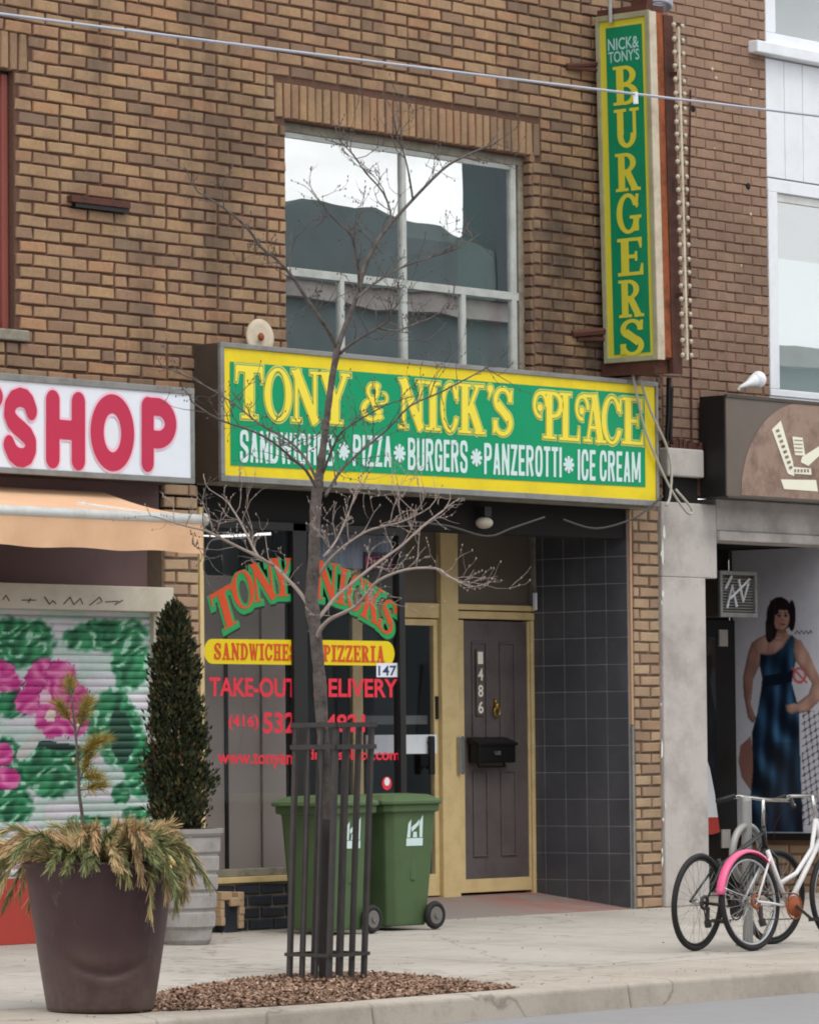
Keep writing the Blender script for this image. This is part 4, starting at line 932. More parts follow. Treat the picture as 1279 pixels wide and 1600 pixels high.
o = k.build('dish_body', 'cream', t, smooth=True); o.parent = t; o.matrix_parent_inverse = Matrix(); o.rotation_euler = (math.radians(80), 0, math.radians(-30)); o.scale = (.85, 1.1, 1)
k = MB(); k.sph(c_+Vector((-.02, -.03, .0)), .028, .02, .03, 10, 8); k.build('rusty_boss', 'rust', t, smooth=True)
# rusty grille on the wall
a = onY(108, 305, -.03); b_ = onY(200, 314, -.03)
t = thing('wall_vent', 'dark rusty steel ledge fixed on the brick wall left of the upstairs window', 'vent', a)
B('ledge', 'rustdark', t, (a.x, b_.x, -.06, .0, a.z-.045, a.z+.0), bevel=.004); B('lip', 'black', t, (a.x+.05, b_.x, -.045, .0, a.z-.075, a.z-.046))
# screws holes on painted wall later

# ------------------------------------------------------------------ left shop: awning, panel, shutter
aw = thing('awning', 'orange canvas awning half rolled out on a white front bar', 'awning', (-3.4, -.5, 2.9))
za = 2.835; xe = -3.352
aw_r = onY(300, 775, -.12)
k = MB(); n = 14
for j in range(n+1):
    t_ = j/n; y_ = -.10+(-.90)*t_; z_ = 3.06+(za+.03-3.06)*t_-.03*math.sin(PI*t_)
    for x_ in (-9, xe+(.0)): k.v.append((x_, y_, z_))
for j in range(n): k.f.append((2*j, 2*j+1, 2*j+3, 2*j+2)); k.mi.append(0)
k.build('canopy', 'orange', aw, smooth=True)
k = MB(); k.tube([(-9, -1.0, za), (xe+.02, -1.0, za)], .036, 14); k.build('front_bar', 'whitealu', aw, smooth=True)
k = MB(); k.tube([(xe+.02, -1, za), (xe+.05, -1, za)], .045, 12); k.build('end_cap', 'greycable', aw)
k = MB(); nx = 90
for i in range(nx+1):
    x_ = -9+(xe+9)*i/nx
    for j, z_ in enumerate((za-.03, za-.10, za-.17, za-.225)): k.v.append((x_, -1.02+.012*math.sin(i*.8+j*.4)*j/3, z_+(.006*math.sin(i*.55) if j == 3 else 0)))
for i in range(nx):
    for j in range(3): k.f.append((i*4+j, i*4+j+1, i*4+4+j+1, i*4+4+j)); k.mi.append(0)
k.build('valance', 'orange', aw, smooth=True)
k = MB(); k.tube([(xe-.1, -.15, 2.97), (xe-.7, -.55, 2.93), (xe-.12, -.97, za)], .02, 8); k.build('folding_arm', 'whitealu', aw)
# brown back panels under the awning & over it
B('fascia_panel', 'plum', bld, (-8.2, -2.78, .04, .10, 2.42, 2.92), label='plum fascia panel above the shutter housing')
B('fascia_panel', 'plum', bld, (-8.2, -2.70, .00, .03, 2.921, 3.14), label='dark panel between the sign and the awning')
sh = thing('roller_shutter', 'roller shutter painted with pink flowers and green leaves', 'shutter', (-2.75, .0, .3))
hz0, hz1 = onY(200, 955, -.15).z, onY(200, 916, -.15).z; hx = onY(272, 930, -.15).x
B('shutter_housing', 'beige', sh, (-8.2, hx, -.15, .04, hz0, hz1), bevel=.006)
k = MB()
rr = random.Random(3); u = 2
for (u0_, pts) in ((5, [(0, 0), (5, -7), (10, 2)]), (35, [(0, 0), (22, 0)]), (45, [(0, 4), (3, -3)]), (70, [(0, -6), (8, 6), (13, 0), (18, 5)]), (100, [(0, 5), (10, -6), (16, 6), (26, -4), (30, 5)]), (140, [(0, 6), (8, 0), (16, -7), (20, 0), (12, 4)]), (165, [(0, 0), (20, -1)]), (180, [(0, 4), (12, -3)])):
    k.tube([onY(u0_+a_, 937+b2+u0_*.02, -.152) for a_, b2 in pts], .004, 4)
k.build('graffiti_scrawl', 'logodark', sh)
gx = onY(236, 1100, .03).x
B('guide_rail', 'beige', sh, (gx+.002, -2.665, .0, .08, 0, hz0), bevel=.004)
# slats with the mural; the picture is painted in Python as flat paint colour
def mural(u, v):
    """u,v photo pixels (numpy) -> rgb in 0..255"""
    nz_ = lambda a, b_, s=0: np.sin(u*a+s)*np.cos(v*b_+s*1.7)
    wv = 6*nz_(.09, .07, 1)+4*nz_(.21, .19, 2)+2.5*nz_(.43, .37, .5)
    col = np.zeros(u.shape+(3,)); col[:] = (198, 216, 212)
    tint = (nz_(.05, .11, 3) > .2)[..., None]; col = np.where(tint, np.array((220, 218, 226)), col)
    def E(cx, cy, rx, ry, ang=0):
        a = math.radians(ang); dx = u-cx; dy = v-cy; x = (dx*math.cos(a)+dy*math.sin(a))/rx; y = (-dx*math.sin(a)+dy*math.cos(a))/ry
        return 1-np.sqrt(x*x+y*y)+wv*.016
    def put(mask, c): 
        nonlocal col; col = np.where(mask[..., None], np.array(c, float), col)
    greens = [(35, 1005, 56, 44, 0), (165, 993, 72, 28, -5), (202, 1035, 32, 50, 10), (178, 1135, 44, 64, -10), (214, 1190, 28, 60, -10), (72, 1205, 62, 42, 20), (20, 1100, 34, 24, 0), (6, 1185, 32, 34, 0), (14, 1250, 40, 42, -25), (187, 1240, 16, 20, 0), (140, 1284, 36, 12, 0), (212, 1272, 24, 14, 0), (110, 1180, 26, 20, 0)]
    w2 = 3*np.sin(v*.05+u*.03)+2*np.sin(u*.083-v*.041)+1.5*np.sin(v*.15+u*.11)
    st = np.sin(u*.10+v*.17+w2)+.8*np.sin(-u*.07+v*.29+1.7*w2)+.5*np.sin(u*.31+v*.09)
    for i, g in enumerate(greens):
        e = E(*g); k_ = np.clip(e*6, 0, 1)[..., None]; sh = np.clip(.5+.33*st, 0, 1)[..., None]
        leaf = np.array((12, 88, 58.))*(1-sh)+np.array((70, 178, 118.))*sh; leaf = np.where(st[..., None] > 1.25, np.array((170, 216, 194.)), leaf)
        col = col*(1-k_)+leaf*k_
    put(E(188, 1150, 18, 40, -8) > 0, (10, 70, 52)); put(E(85, 1165, 40, 7, 5) > .1, (20, 56, 52))
    pinks = [(62, 1060, 26, 34, 25), (98, 1058, 24, 28, -25), (48, 1095, 28, 22, -10), (80, 1128, 30, 24, 30), (114, 1130, 24, 24, 40), (118, 1088, 22, 22, 0), (85, 1092, 26, 26, 0), (5, 1062, 30, 20, 10), (-5, 1050, 30, 20, 0), (2, 1180, 20, 20, 0), (8, 1215, 26, 18, 20)]
    for i, g in enumerate(pinks):
        e = E(*g); k_ = np.clip(e*9, 0, 1)[..., None]; sh = np.clip(.5+.5*np.sin(u*.13-v*.11+w2+i), 0, 1)[..., None]; col = col*(1-k_)+(np.array((200, 40, 140.))*(1-sh)+np.array((236, 128, 188.))*sh)*k_; put((e > -.03) & (e < .02) & (np.sin(u*.2+v*.1+i) > .3), (90, 40, 80))
    put(E(70, 1090, 10, 12) > 0, (240, 200, 220)); put(E(78, 1118, 8, 10) > 0, (236, 220, 210))
    put(E(45, 1165, 36, 12, -50) > .2, (205, 205, 205)); put(v > 1384, (168, 58, 50))
    return col
def lin(c): c = np.clip(c/255., 0, 1); return np.where(c <= .04045, c/12.92, ((c+.055)/1.055)**2.4)
def painted(name, P, colfn, mt, parent, kind=None):
    """P: array (ny,nx,3) of points; colfn: array of colours (ny,nx,3) sRGB 0..255"""
    ny, nx, _ = P.shape; me = bpy.data.meshes.new(name); idx = np.arange(ny*nx).reshape(ny, nx)
    fs = np.stack([idx[:-1, :-1], idx[:-1, 1:], idx[1:, 1:], idx[1:, :-1]], -1).reshape(-1, 4)
    me.from_pydata(P.reshape(-1, 3).tolist(), [], fs.tolist())
    ca = me.color_attributes.new('paint', 'FLOAT_COLOR', 'POINT'); c = np.ones((ny*nx, 4)); c[:, :3] = lin(colfn.reshape(-1, 3)); ca.data.foreach_set('color', c.ravel())
    me.materials.append(M[mt]); me.polygons.foreach_set('use_smooth', [True]*len(fs)); return link(name, me, parent, kind=kind)
Ra, Ua, Fa = np.array(RR), np.array(UU), np.array(fwd); Ca = np.array(CAM)
def projA(P):
    d = P-Ca; kk = d@Fa; return 639.5+F*(d@Ra)/kk, 800-F*(d@Ua)/kk
slh = .0535; z = .02; xsl = np.linspace(-4.9, gx, 200)
prof = np.array([(0, .0), (-.007, .12), (-.012, .35), (-.012, .65), (-.006, .88), (.004, .96), (.004, 1.0)])
while z < hz0+.02:
    P = np.zeros((len(prof), len(xsl), 3)); P[..., 0] = xsl[None, :]; P[..., 1] = (.045+prof[:, 0])[:, None]; P[..., 2] = (z+prof[:, 1]*slh)[:, None]
    Q = P.copy(); Q[..., 1] = .045; uu, vv = projA(Q); painted('slat', P, mural(uu, vv), 'paint', sh); z += slh
B('shutter_slats', 'beige', sh, (-8.2, -4.9, .045, .06, 0, hz0), kind='stuff')
# red painted kick board lower left
xr1 = onY(45, 1450, .0).x
tag(B('red_board', 'redpaint', None, (-8.2, onY(250, 1440, 0).x-.35, -.06, .02, 0, .44), bevel=.004), 'red painted board at the foot of the shutter behind the big planter', 'board')

# ------------------------------------------------------------------ right-hand building
rb = thing('brick_building', 'reddish painted brick building at the right with white framed windows', 'building', (3.7, 0, 0))
rx0, rx1 = XE+.003, 4.60
rwall = B('wall', 'pmortar', rb, (rx0, rx1, .007, .3, 3.3, 8.6))
rc = bond(rx0, rx1, 3.42, 8.5, zref=3.42, xref=3.0, flemish=False, bl=.25, bh=.082, mj=.009)
rc = [c+(False,) for c in rc if c[1] > 0]
place_bricks(rc, rwall, 'brick', 'pbrick', 'pbrick_g')
k = MB()
for (u, v, s) in ((1168, 291, .03), (1082, 170, .03), (1112, 108, .016), (1118, 122, .014), (1172, 140, .012), (1157, 415, .010), (1115, 232, .008), (1172, 240, .007), (1172, 335, .014), (1164, -2, .03)):
    c_ = onY(u, v, -.008); k.sph(c_, s*1.1, .006, s, 8, 6, 0 if s > .025 else 1)
k.build('wall_scar', ['blackvoid', 'pmortar_pale' if False else 'cream'], rb)
# rusty patched band at foot, corbel block
a = onY(1040, 702, -.08); b_ = onY(1094, 746, -.08)
cb = MB(); cb.box(3.08, 3.56, -.09, .2, 3.435, 3.66); cb.build('corbel_block', 'stucco', rb, bevel=.012)
k = MB()
for i in range(14):
    x_ = 3.1+i*.034; h = random.uniform(.02, .11); k.box(x_, x_+.035, -.06+random.uniform(-.02, .02), .01, 3.66, 3.66+h)
k.build('broken_render', 'rustdark', rb, bevel=.004)
B('gap_shade', 'blackvoid', rb, (3.13, 3.56, -.02, .2, 3.23, 3.433))  # solid black block, the shade of the gap put into its colour
# stucco pillar
st = MB(); zt_ = 3.22
st.box(3.063, 3.64, -.03, .35, 0, 2.63); st.box(3.063, 3.80, -.03, .35, 2.63, 3.23)
sto = st.build('stucco_pillar', 'stucco', rb, bevel=.01)
k = MB(); rr = random.Random(5)
for i in range(13):
    u = rr.choice([rr.uniform(1031, 1044), rr.uniform(1031, 1036), rr.uniform(1031, 1036)]); v = rr.uniform(1100, 1360) if i > 4 else rr.uniform(790, 1000); s = rr.uniform(.005, .012) if i > 3 else rr.uniform(.014, .02)
    c_ = onY(u, v, -.0315); n = 9; k.add([(c_.x+s*(.6+.6*rr.random())*math.cos(2*PI*j/n), -.0325-i*.0001, c_.z+(2+2.5*(i % 3))*s*(.5+.7*rr.random())*math.sin(2*PI*j/n)) for j in range(n)], [tuple(range(n))])
k.build('paint_flake', 'paint_flake', sto, kind='stuff')
# header beam over the recess
k = MB(); zh0 = 2.94
k.box(3.803, 9, -.03, .3, 3.02, 3.28); k.box(3.803, 9, -.06, .3, zh0, 3.018); k.build('header_beam', 'stucco', rb, bevel=.01)
# recess on the right: ceiling, back wall with dark door, poster wall
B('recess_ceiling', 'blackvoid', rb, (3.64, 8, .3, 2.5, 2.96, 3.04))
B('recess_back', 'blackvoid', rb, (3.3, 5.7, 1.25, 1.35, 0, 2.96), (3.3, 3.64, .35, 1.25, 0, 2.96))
B('floor_slab', 'concrete2', rb, (3.64, 5.69, .022, 1.25, -.05, .03))
PX = 5.7
pw = B('side_wall', 'roadbrick', rb, (PX+.002, PX+.25, .0, 1.25, 0, 2.96))
place_bricks([(c[0], c[1], c[2], c[3]) for c in bond(.0, 1.24, 0, .50, zref=0, xref=0, flemish=False)], pw, 'base_brick', 'tanbrick', 'tanbrick', face='X', X=PX)
dd = B('back_door', 'black', rb, (onY(1088, 1100, 1.2).x, onY(1148, 1100, 1.2).x, 1.18, 1.24, .05, 2.35), bevel=.004)
B('door_glass', 'glassS', dd, (onY(1092, 1100, 1.17).x, onY(1118, 1100, 1.17).x, 1.17, 1.176, .5, 2.2))
B('reflecting_strip', 'stucco', dd, (onY(1124, 1100, 1.17).x, onY(1137, 1100, 1.17).x, 1.165, 1.178, onY(1130, 1010, 1.17).z, onY(1130, 984, 1.17).z))  # pale strips stand for light reflecting off the door, put into the colour
B('reflecting_strip', 'stucco', dd, (onY(1124, 1100, 1.17).x, onY(1137, 1100, 1.17).x, 1.165, 1.178, onY(1130, 1325, 1.17).z, onY(1130, 1296, 1.17).z))
# door poster: white garment shape with red hem and red circle (printed)
def poly_px(name, pts, mt, parent, Y): return MB().add([onY(u, v, Y) for u, v in pts], [tuple(range(len(pts)))]).build(name, mt, parent)
dp = thing('window_print', 'red and white printed figure low on the dark doorway beside the stucco pillar', 'print', onY(1105, 1300, 1.1))
poly_px('white_shape', [(1080, 1160), (1098, 1170), (1108, 1200), (1116, 1240), (1122, 1285), (1080, 1290)], 'white', dp, 1.12)
poly_px('red_hem', [(1080, 1277), (1121, 1277), (1124, 1300), (1112, 1304), (1080, 1300)], 'redpaint', dp, 1.115)
c_ = onY(1097, 1216, 1.115); MB().add([(c_.x+.045*math.cos(2*PI*i/16), 1.114, c_.z+.05*math.sin(2*PI*i/16)) for i in range(16)], [tuple(range(16))]).build('red_disc', 'redpaint', dp)
# poster of the woman in a blue dress, printed sheet on the side wall
pn_y0, pn_y1, pn_z0, pn_z1 = -.02, 1.2, .53, 2.95
ny, nx = 420, 200
yy = np.linspace(pn_y1, pn_y0, nx); zz = np.linspace(pn_z1, pn_z0, ny)
P = np.zeros((ny, nx, 3)); P[..., 0] = PX-.02; P[..., 1] = yy[None, :]; P[..., 2] = zz[:, None]
u, v = projA(P); col = np.zeros(u.shape+(3,)); col[:] = (206, 206, 216)
col = col+(6*np.sin(u*.05)+5*np.sin(v*.013+u*.03))[..., None]
def inpoly(pts):
    ins = np.zeros(u.shape, bool); n = len(pts)
    for i in range(n):
        x0, y0 = pts[i]; x1, y1 = pts[(i+1) % n]
        c = ((y0 > v) != (y1 > v)); 
        with np.errstate(divide='ignore', invalid='ignore'): xi = (x1-x0)*(v-y0)/(y1-y0+1e-9)+x0
        ins ^= c & (u < xi)
    return ins
def paintp(mask, c, shade=0):
    global col
    cc = np.array(c, float)[None, None, :]+(shade*np.sin(u*.22+v*.06))[..., None] if shade else np.array(c, float)
    col = np.where(mask[..., None], cc, col)
skin = (190, 150, 136); skin2 = (170, 128, 116); dress = (34, 62, 98)
paintp(inpoly([(1156, 1165), (1172, 1150), (1178, 1200), (1172, 1235), (1158, 1215), (1153, 1190)]), (148, 106, 98))         # leg in slit
paintp(inpoly([(1183, 998), (1194, 1002), (1188, 1035), (1176, 1060), (1172, 1100), (1180, 1122), (1176, 1130), (1168, 1122), (1161, 1085), (1160, 1058), (1168, 1020), (1174, 1004)]), skin2)  # left arm
paintp(inpoly([(1236, 998), (1250, 1000), (1262, 1020), (1274, 1046), (1285, 1072), (1279, 1095), (1262, 1112), (1240, 1116), (1228, 1112), (1228, 1100), (1245, 1098), (1262, 1085), (1268, 1068), (1252, 1045), (1240, 1030)]), skin)  # right arm
paintp(inpoly([(1183, 998), (1206, 986), (1222, 986), (1244, 998), (1240, 1030), (1188, 1028), (1180, 1010)]), skin)     # shoulders
paintp(inpoly([(1209, 965), (1224, 965), (1226, 996), (1206, 996)]), skin2)
d1_ = inpoly([(1187, 1022), (1198, 1024), (1210, 1022), (1222, 1012), (1236, 992), (1240, 996), (1238, 1018), (1242, 1034), (1238, 1052), (1236, 1068), (1242, 1090), (1248, 1112), (1248, 1150), (1250, 1210), (1254, 1300), (1172, 1300), (1166, 1270), (1172, 1240), (1176, 1200), (1174, 1158), (1174, 1145), (1182, 1115), (1188, 1080), (1190, 1060), (1186, 1040)])
fold = np.sin((u-1200)*.15-(v-1000)*.06+1.6*np.sin(v*.031+u*.06))*.6+.5*np.sin(v*.05-u*.16+2*np.sin(v*.017+u*.02))+.35*np.sin(u*.33+v*.02)
tt = np.clip(.42+.42*fold, 0, 1)**1.5
dcol = np.array((14, 24, 42.))*(1-tt[..., None])+np.array((74, 132, 178.))*tt[..., None]; dcol *= np.where(v > 1160, .8, 1.0)[..., None]
col = np.where(d1_[..., None], dcol, col)
paintp(d1_ & (np.abs(v-1062+(u-1210)*.2) < 9), (16, 28, 44))
paintp(inpoly([(1226, 1102), (1240, 1098), (1252, 1104), (1248, 1112), (1236, 1116), (1228, 1112)]), skin)
def El(cx, cy, rx, ry): return ((u-cx)/rx)**2+((v-cy)/ry)**2 < 1
skm = (np.abs(col-np.array(skin)).sum(-1) < 3) | (np.abs(col-np.array(skin2)).sum(-1) < 3)
for sh_, amt in ((2, .80), (5, .88), (9, .94)):
    edge = skm & ~(np.roll(skm, sh_, 1) & np.roll(skm, -sh_//2, 0)); col = np.where(edge[..., None], col*amt, col)
col = np.where(skm[..., None], col*(1+.05*np.sin(u*.3+v*.07)+.04*np.sin(v*.16-u*.09))[..., None], col)
paintp(El(1217, 960, 20, 27), (34, 26, 30)); paintp(El(1204, 980, 9, 22), (34, 26, 30)); paintp(El(1201, 990, 6, 14), (46, 34, 36)); paintp(El(1236, 962, 6, 24), (34, 26, 30))
paintp(El(1221, 966, 11.5, 18), (186, 146, 130)); paintp(El(1215, 972, 6, 12), (172, 130, 116)); paintp(El(1224, 947, 12, 6.5), (40, 30, 34)); paintp(El(1211, 952, 5, 9), (40, 30, 34))
for ex in (1216.5, 1226.5): paintp(El(ex, 962, 2.8, 1.4), (44, 30, 30)); paintp(El(ex, 957.8, 3.4, .9), (60, 42, 40))
paintp(El(1222.5, 969, 1.4, 2.2), (158, 112, 100)); paintp(El(1222, 975.5, 4.2, 1.5), (160, 62, 74)); paintp(El(1221, 987, 8, 3), (146, 104, 92)); paintp((np.sin(u*.9+v*.1) > .93) & El(1208, 965, 14, 30) & (u < 1210), (74, 58, 58))
paintp(El(1214, 1000, 10, 1.2), (160, 118, 104)); paintp(El(1199, 1010, 1, 8), (160, 118, 104))
paintp((np.abs(v-988+2*np.sin(u*.9)) < 1.2) & (u > 1240) & (u < 1268), (90, 84, 96))
paintp((np.abs(np.hypot((u-1248)/9, (v-1055)/11)-1) < .18) | ((np.abs(v-1055-(u-1248)) < 2) & (np.abs(u-1248) < 12)), (206, 96, 96))
g = ((np.abs(np.sin(u*.55+v*.23)+np.sin(v*.31-u*.2)) < .22) & (u > 1252) & (v > 1110) & (v < 1290))
paintp(g, (40, 38, 44))
for _ in range(1):      # the print itself is soft
    c2_ = col.copy(); c2_[1:-1, 1:-1] = (col[1:-1, 1:-1]*2+col[:-2, 1:-1]+col[2:, 1:-1]+col[1:-1, :-2]+col[1:-1, 2:])/6; col = c2_
po = thing('wall_poster', 'large printed picture of a dark haired woman in a blue gown', 'poster', (PX, .5, .5))
painted('printed_sheet', P, col, 'poster', po)
B('backing_board', 'white', po, (PX-.018, PX-.001, pn_y0, pn_y1, pn_z0, pn_z1))
tag(B('dark_sill', 'black', None, (PX-.06, PX-.021, -.03, 1.2, .47, .528)), 'dark ledge running under the large poster', 'ledge')
# air conditioner
aa = onY(1124, 964, .55); ab = onY(1182, 962, .55); azt = onY(1150, 892, .55).z
ac = thing('air_conditioner', 'dirty grey box air conditioner sticking out above the dark doorway', 'air conditioner', (aa.x, .8, aa.z))
B('casing', 'brownmetal', ac, (aa.x+.01, ab.x-.01, .57, 1.2, aa.z+.01, azt-.01), bevel=.01)
B('front_frame', 'alu', ac, (aa.x, ab.x, .54, .57, azt-.035, azt), (aa.x, ab.x, .54, .57, aa.z, aa.z+.04), (aa.x, aa.x+.035, .54, .57, aa.z+.04, azt-.035), (ab.x-.035, ab.x, .54, .57, aa.z+.04, azt-.035), bevel=.006)
gr = MB(); n = 12
for i in range(n): z_ = aa.z+.05+i*(azt-aa.z-.10)/n; gr.box(aa.x+.036, ab.x-.036, .555, .568, z_, z_+.008)
gr.build('grille', 'alu', ac)
k = MB()
for pts in ([(1135, 950), (1143, 915), (1150, 948)], [(1140, 935), (1170, 905)], [(1153, 905), (1160, 940), (1168, 912)], [(1132, 920), (1142, 900)]):
    k.tube([onY(a_, b2, .552) for a_, b2 in pts], .012, 5)
k.build('graffiti_scrawl', 'white', ac)

# second round-logo sign on the right
rs0 = onY(1133, 615, -.3); rsz0, rsz1 = 3.265, 4.105; rsx = rs0.x
rs = thing('shop_sign', 'bronze coloured box sign with a brown dome and cream logo at the right edge', 'sign', (rsx, -.15, rsz0))
B('sign_box', 'black', rs, (rsx-.0, 9, -.285, -.035, rsz0+.01, rsz1-.01), bevel=.005)
B('sign_trim', 'brownmetal', rs, (rsx, 9, -.31, -.286, rsz0, rsz0+.02), (rsx, 9, -.31, -.286, rsz1-.03, rsz1), bevel=.003)
B('sign_panel', 'bronze', rs, (rsx+.002, 9, -.300, -.287, rsz0+.021, rsz1-.031))
c_ = onY(1262, 760, -.303); R_ = c_.x-onY(1157, 755, -.303).x
pts = []
zc2 = onY(1262, 768, -.303).z; zt2 = onY(1235, 627, -.303).z
for i in range(41):
    a = PI-PI*i/40; pts.append((c_.x+R_*math.cos(a), -.303, rsz0+.03+(zt2-rsz0-.03)*math.sin(a)))
MB().add(pts, [tuple(range(len(pts)))]).build('dome_print', 'dome', rs)
k = MB(); Yl = -.306
def qd(pts, Y=Yl): k.add([onY(a_, b2, Y) for a_, b2 in pts], [tuple(range(len(pts)))])
qd([(1205, 671), (1219, 657), (1238, 722), (1240, 744), (1230, 740)]); qd([(1233, 729), (1266, 732), (1267, 742), (1238, 740)], Yl-.001); qd([(1237, 682), (1253, 684), (1257, 712), (1241, 711)]); qd([(1252, 714), (1290, 690), (1290, 702), (1262, 728), (1250, 722)], Yl-.0015); qd([(1219, 749), (1274, 750), (1277, 768), (1224, 764)])
k.build('logo', 'logo', rs); k = MB()
for i in range(8):
    u_ = 1211+i*2.9; v_ = 672+i*8.2; qd([(u_, v_), (u_+5, v_-2), (u_+6.5, v_+2), (u_+1.5, v_+4)], -.3095)
for i in range(5): u_ = 1240+i*5; qd([(u_, 733), (u_+3, 733), (u_+3, 738), (u_, 738)], -.3095)
for i in range(4): v_ = 687+i*6; qd([(1240, v_), (1253, v_+.6), (1253, v_+2), (1240, v_+1.4)], -.3095)
k.build('logo_detail', 'dome', rs)
# flood lamp on it
c_ = onY(1180, 594, -.25); t = thing('flood_lamp', 'white cone shaped flood lamp standing on the bronze sign', 'lamp', c_)
d_ = Vector((-.22, -.0, -.07)); k = MB(); k.tube([c_+d_*1.05, c_+d_*.5, c_+d_*.1, c_+Vector((.03, 0, .01))], [.012, .025, .055, .062], 14); k.build('lamp_body', 'white', t, smooth=True)
k = MB(); k.sph(c_+Vector((.02, -.01, .005)), .066, .066, .07, 14, 10); k.build('lamp_head', 'white', t, smooth=True)
k = MB(); k.tube([c_+d_, c_+d_+Vector((-.03, 0, -.03))], .012, 6); k.build('lamp_stem', 'greycable', t)

# white bay on the right building
by = B('white_bay', 'white', rb, (4.603, 9, -.0, .3, 3.5, 4.16), bevel=.004)
x0 = 4.603
wf = B('window', 'white', rb, (x0, 9, -.01, .06, 5.86, 5.97), (x0, x0+.13, -.01, .06, 4.22, 5.86), (x0, 9, -.01, .06, 4.162, 4.22), bevel=.006)
B('window_frame', 'whitealu', wf, (x0+.131, 9, .015, .05, 5.79, 5.858), bevel=.003)
B('pane', 'glassB', wf, (x0+.131, 9, .03, .034, 4.22, 5.79)); 
# blind behind the pane
tag(B('window_blind', 'blind', None, (x0+.05, 9, .20, .205, 4.2, 5.35)), 'pale blind drawn halfway behind the lower right window', 'blind')
xw = [x0+i*.262 for i in range(17)]
for i in range(16): B('cladding_panel', 'white', rb, (xw[i]+.004, xw[i+1]-.004, -.0, .05, 5.985, 6.97), bevel=.004)
B('cladding_back', 'alu', rb, (x0, 9, .045, .3, 5.975, 6.98))
B('window_sill', 'white', rb, (4.36, 9, -.10, .05, 6.985, 7.085), bevel=.01)
wf2 = B('window', 'white', rb, (x0, x0+.14, -.01, .06, 7.19, 8.4), (x0, 9, -.01, .06, 7.088, 7.19), bevel=.006)
B('pane', 'glassB', wf2, (x0+.14, 9, .03, .034, 7.19, 8.4))
B('upper_room', 'interior2', rb, (4.6, 9, 1.5, 1.6, 4, 8.5), (4.6, 9, .3, 1.5, 3.98, 4.05), (4.6, 9, .3, 1.5, 8.4, 8.5), (4.6, 9, .3, 1.5, 6.0, 6.98))

# ------------------------------------------------------------------ green bins
def make_bin(x, y, yaw, label):
    z0 = gz(y); t = thing('wheelie_bin', label, 'bin', (x, y, z0), 'green bins by the shop window'); t.rotation_euler = (0, 0, yaw)
    def loc(o): o.matrix_parent_inverse = Matrix(); return o
    # local: +x is back (wheels/hinge), -x front ; y half width .28
    def ringv(xf, xb, hw, z, c=.05):
        return [(xf+c, -hw, z), (xb-c*.5, -hw, z), (xb, -hw+c*.5, z), (xb, hw-c*.5, z), (xb-c*.5, hw, z), (xf+c, hw, z), (xf, hw-c, z), (xf, -hw+c, z)]
    k = MB(); rings = [ringv(-.20, .17, .185, .03), ringv(-.205, .18, .19, .06), ringv(-.235, .20, .215, .40), ringv(-.265, .225, .24, .84), ringv(-.30, .25, .265, .845), ringv(-.30, .25, .265, .895)]
    for r_ in rings: k.v += r_
    for i in range(len(rings)-1):
        for j in range(8): k.f.append((i*8+j, i*8+(j+1) % 8, i*8+8+(j+1) % 8, i*8+8+j)); k.mi.append(0)
    k.f.append(tuple(reversed(range(8)))); k.mi.append(0)
    k.box(-.03, .02, -.222, -.20, .35, .80)
    loc(k.build('bin_body', 'bin', t, bevel=.012))
    k = MB(); r1 = ringv(-.33, .26, .285, .897, .06); r2 = ringv(-.33, .26, .285, .925, .06); r3 = ringv(-.25, .20, .21, .965, .06); r4 = ringv(-.05, .10, .08, .975, .03)
    for r_ in (r1, r2, r3, r4): k.v += r_
    for i in range(3):
        for j in range(8): k.f.append((i*8+j, i*8+(j+1) % 8, i*8+8+(j+1) % 8, i*8+8+j)); k.mi.append(0)
    k.f.append(tuple(reversed(range(8)))); k.f.append(tuple(24+j for j in range(8))); k.mi += [0, 0]
    k.box(-.39, -.32, -.12, .12, .90, .915)
    loc(k.build('bin_lid', 'bin', t, bevel=.008))
    k = MB(); k.tube([(.25, -.2, .90), (.31, -.2, .92), (.31, .2, .92), (.25, .2, .90)], .014, 8); k.tube([(.25, -.235, .91), (.25, .235, .91)], .017, 8); loc(k.build('handle', 'bin', t, smooth=True))
    for s in (-1, 1):
        k = MB(); yc = s*.235
        k.torus((.20, yc, .10), (0, 1, 0), .078, .024, 28, 8); 
        wheel = loc(k.build('wheel', 'tyre', t, smooth=True))
        k = MB(); k.tube([(.20, yc-.018, .10), (.20, yc+.018, .10)], .062, 20); k.tube([(.20, yc-.03, .10), (.20, yc+.03, .10)], .022, 12); h = k.build('hub', 'hub', None); h.parent = wheel; h.matrix_parent_inverse = Matrix()
    k = MB(); k.tube([(.20, -.24, .10), (.20, .24, .10)], .01, 8); loc(k.build('axle', 'iron', t))
    # emblem on the side facing the street: two curved towers over a base line
    k = MB(); yl = -.262
    def ys(z): return -(.215+(.24-.215)*(z-.40)/.44)-.003
    def q(P): k.add([(a_, ys(b2), b2) for a_, b2 in P], [tuple(range(len(P)))])
    cx = .0; zb = .60
    q([(cx-.085, zb), (cx+.085, zb), (cx+.085, zb+.055), (cx-.085, zb+.055)])
    q([(cx-.08, zb+.06), (cx-.045, zb+.06), (cx-.04, zb+.19), (cx-.07, zb+.16)]); q([(cx+.05, zb+.06), (cx+.08, zb+.06), (cx+.08, zb+.22), (cx+.045, zb+.17)]); q([(cx-.038, zb+.13), (cx-.01, zb+.15), (cx+.01, zb+.16), (cx+.044, zb+.19), (cx+.04, zb+.15), (cx, zb+.12), (cx-.03, zb+.10)])
    q([(cx-.02, zb+.06), (cx+.025, zb+.06), (cx+.02, zb+.10), (cx-.015, zb+.10)])
    loc(k.build('bin_emblem', 'lwhite', t))
    return t
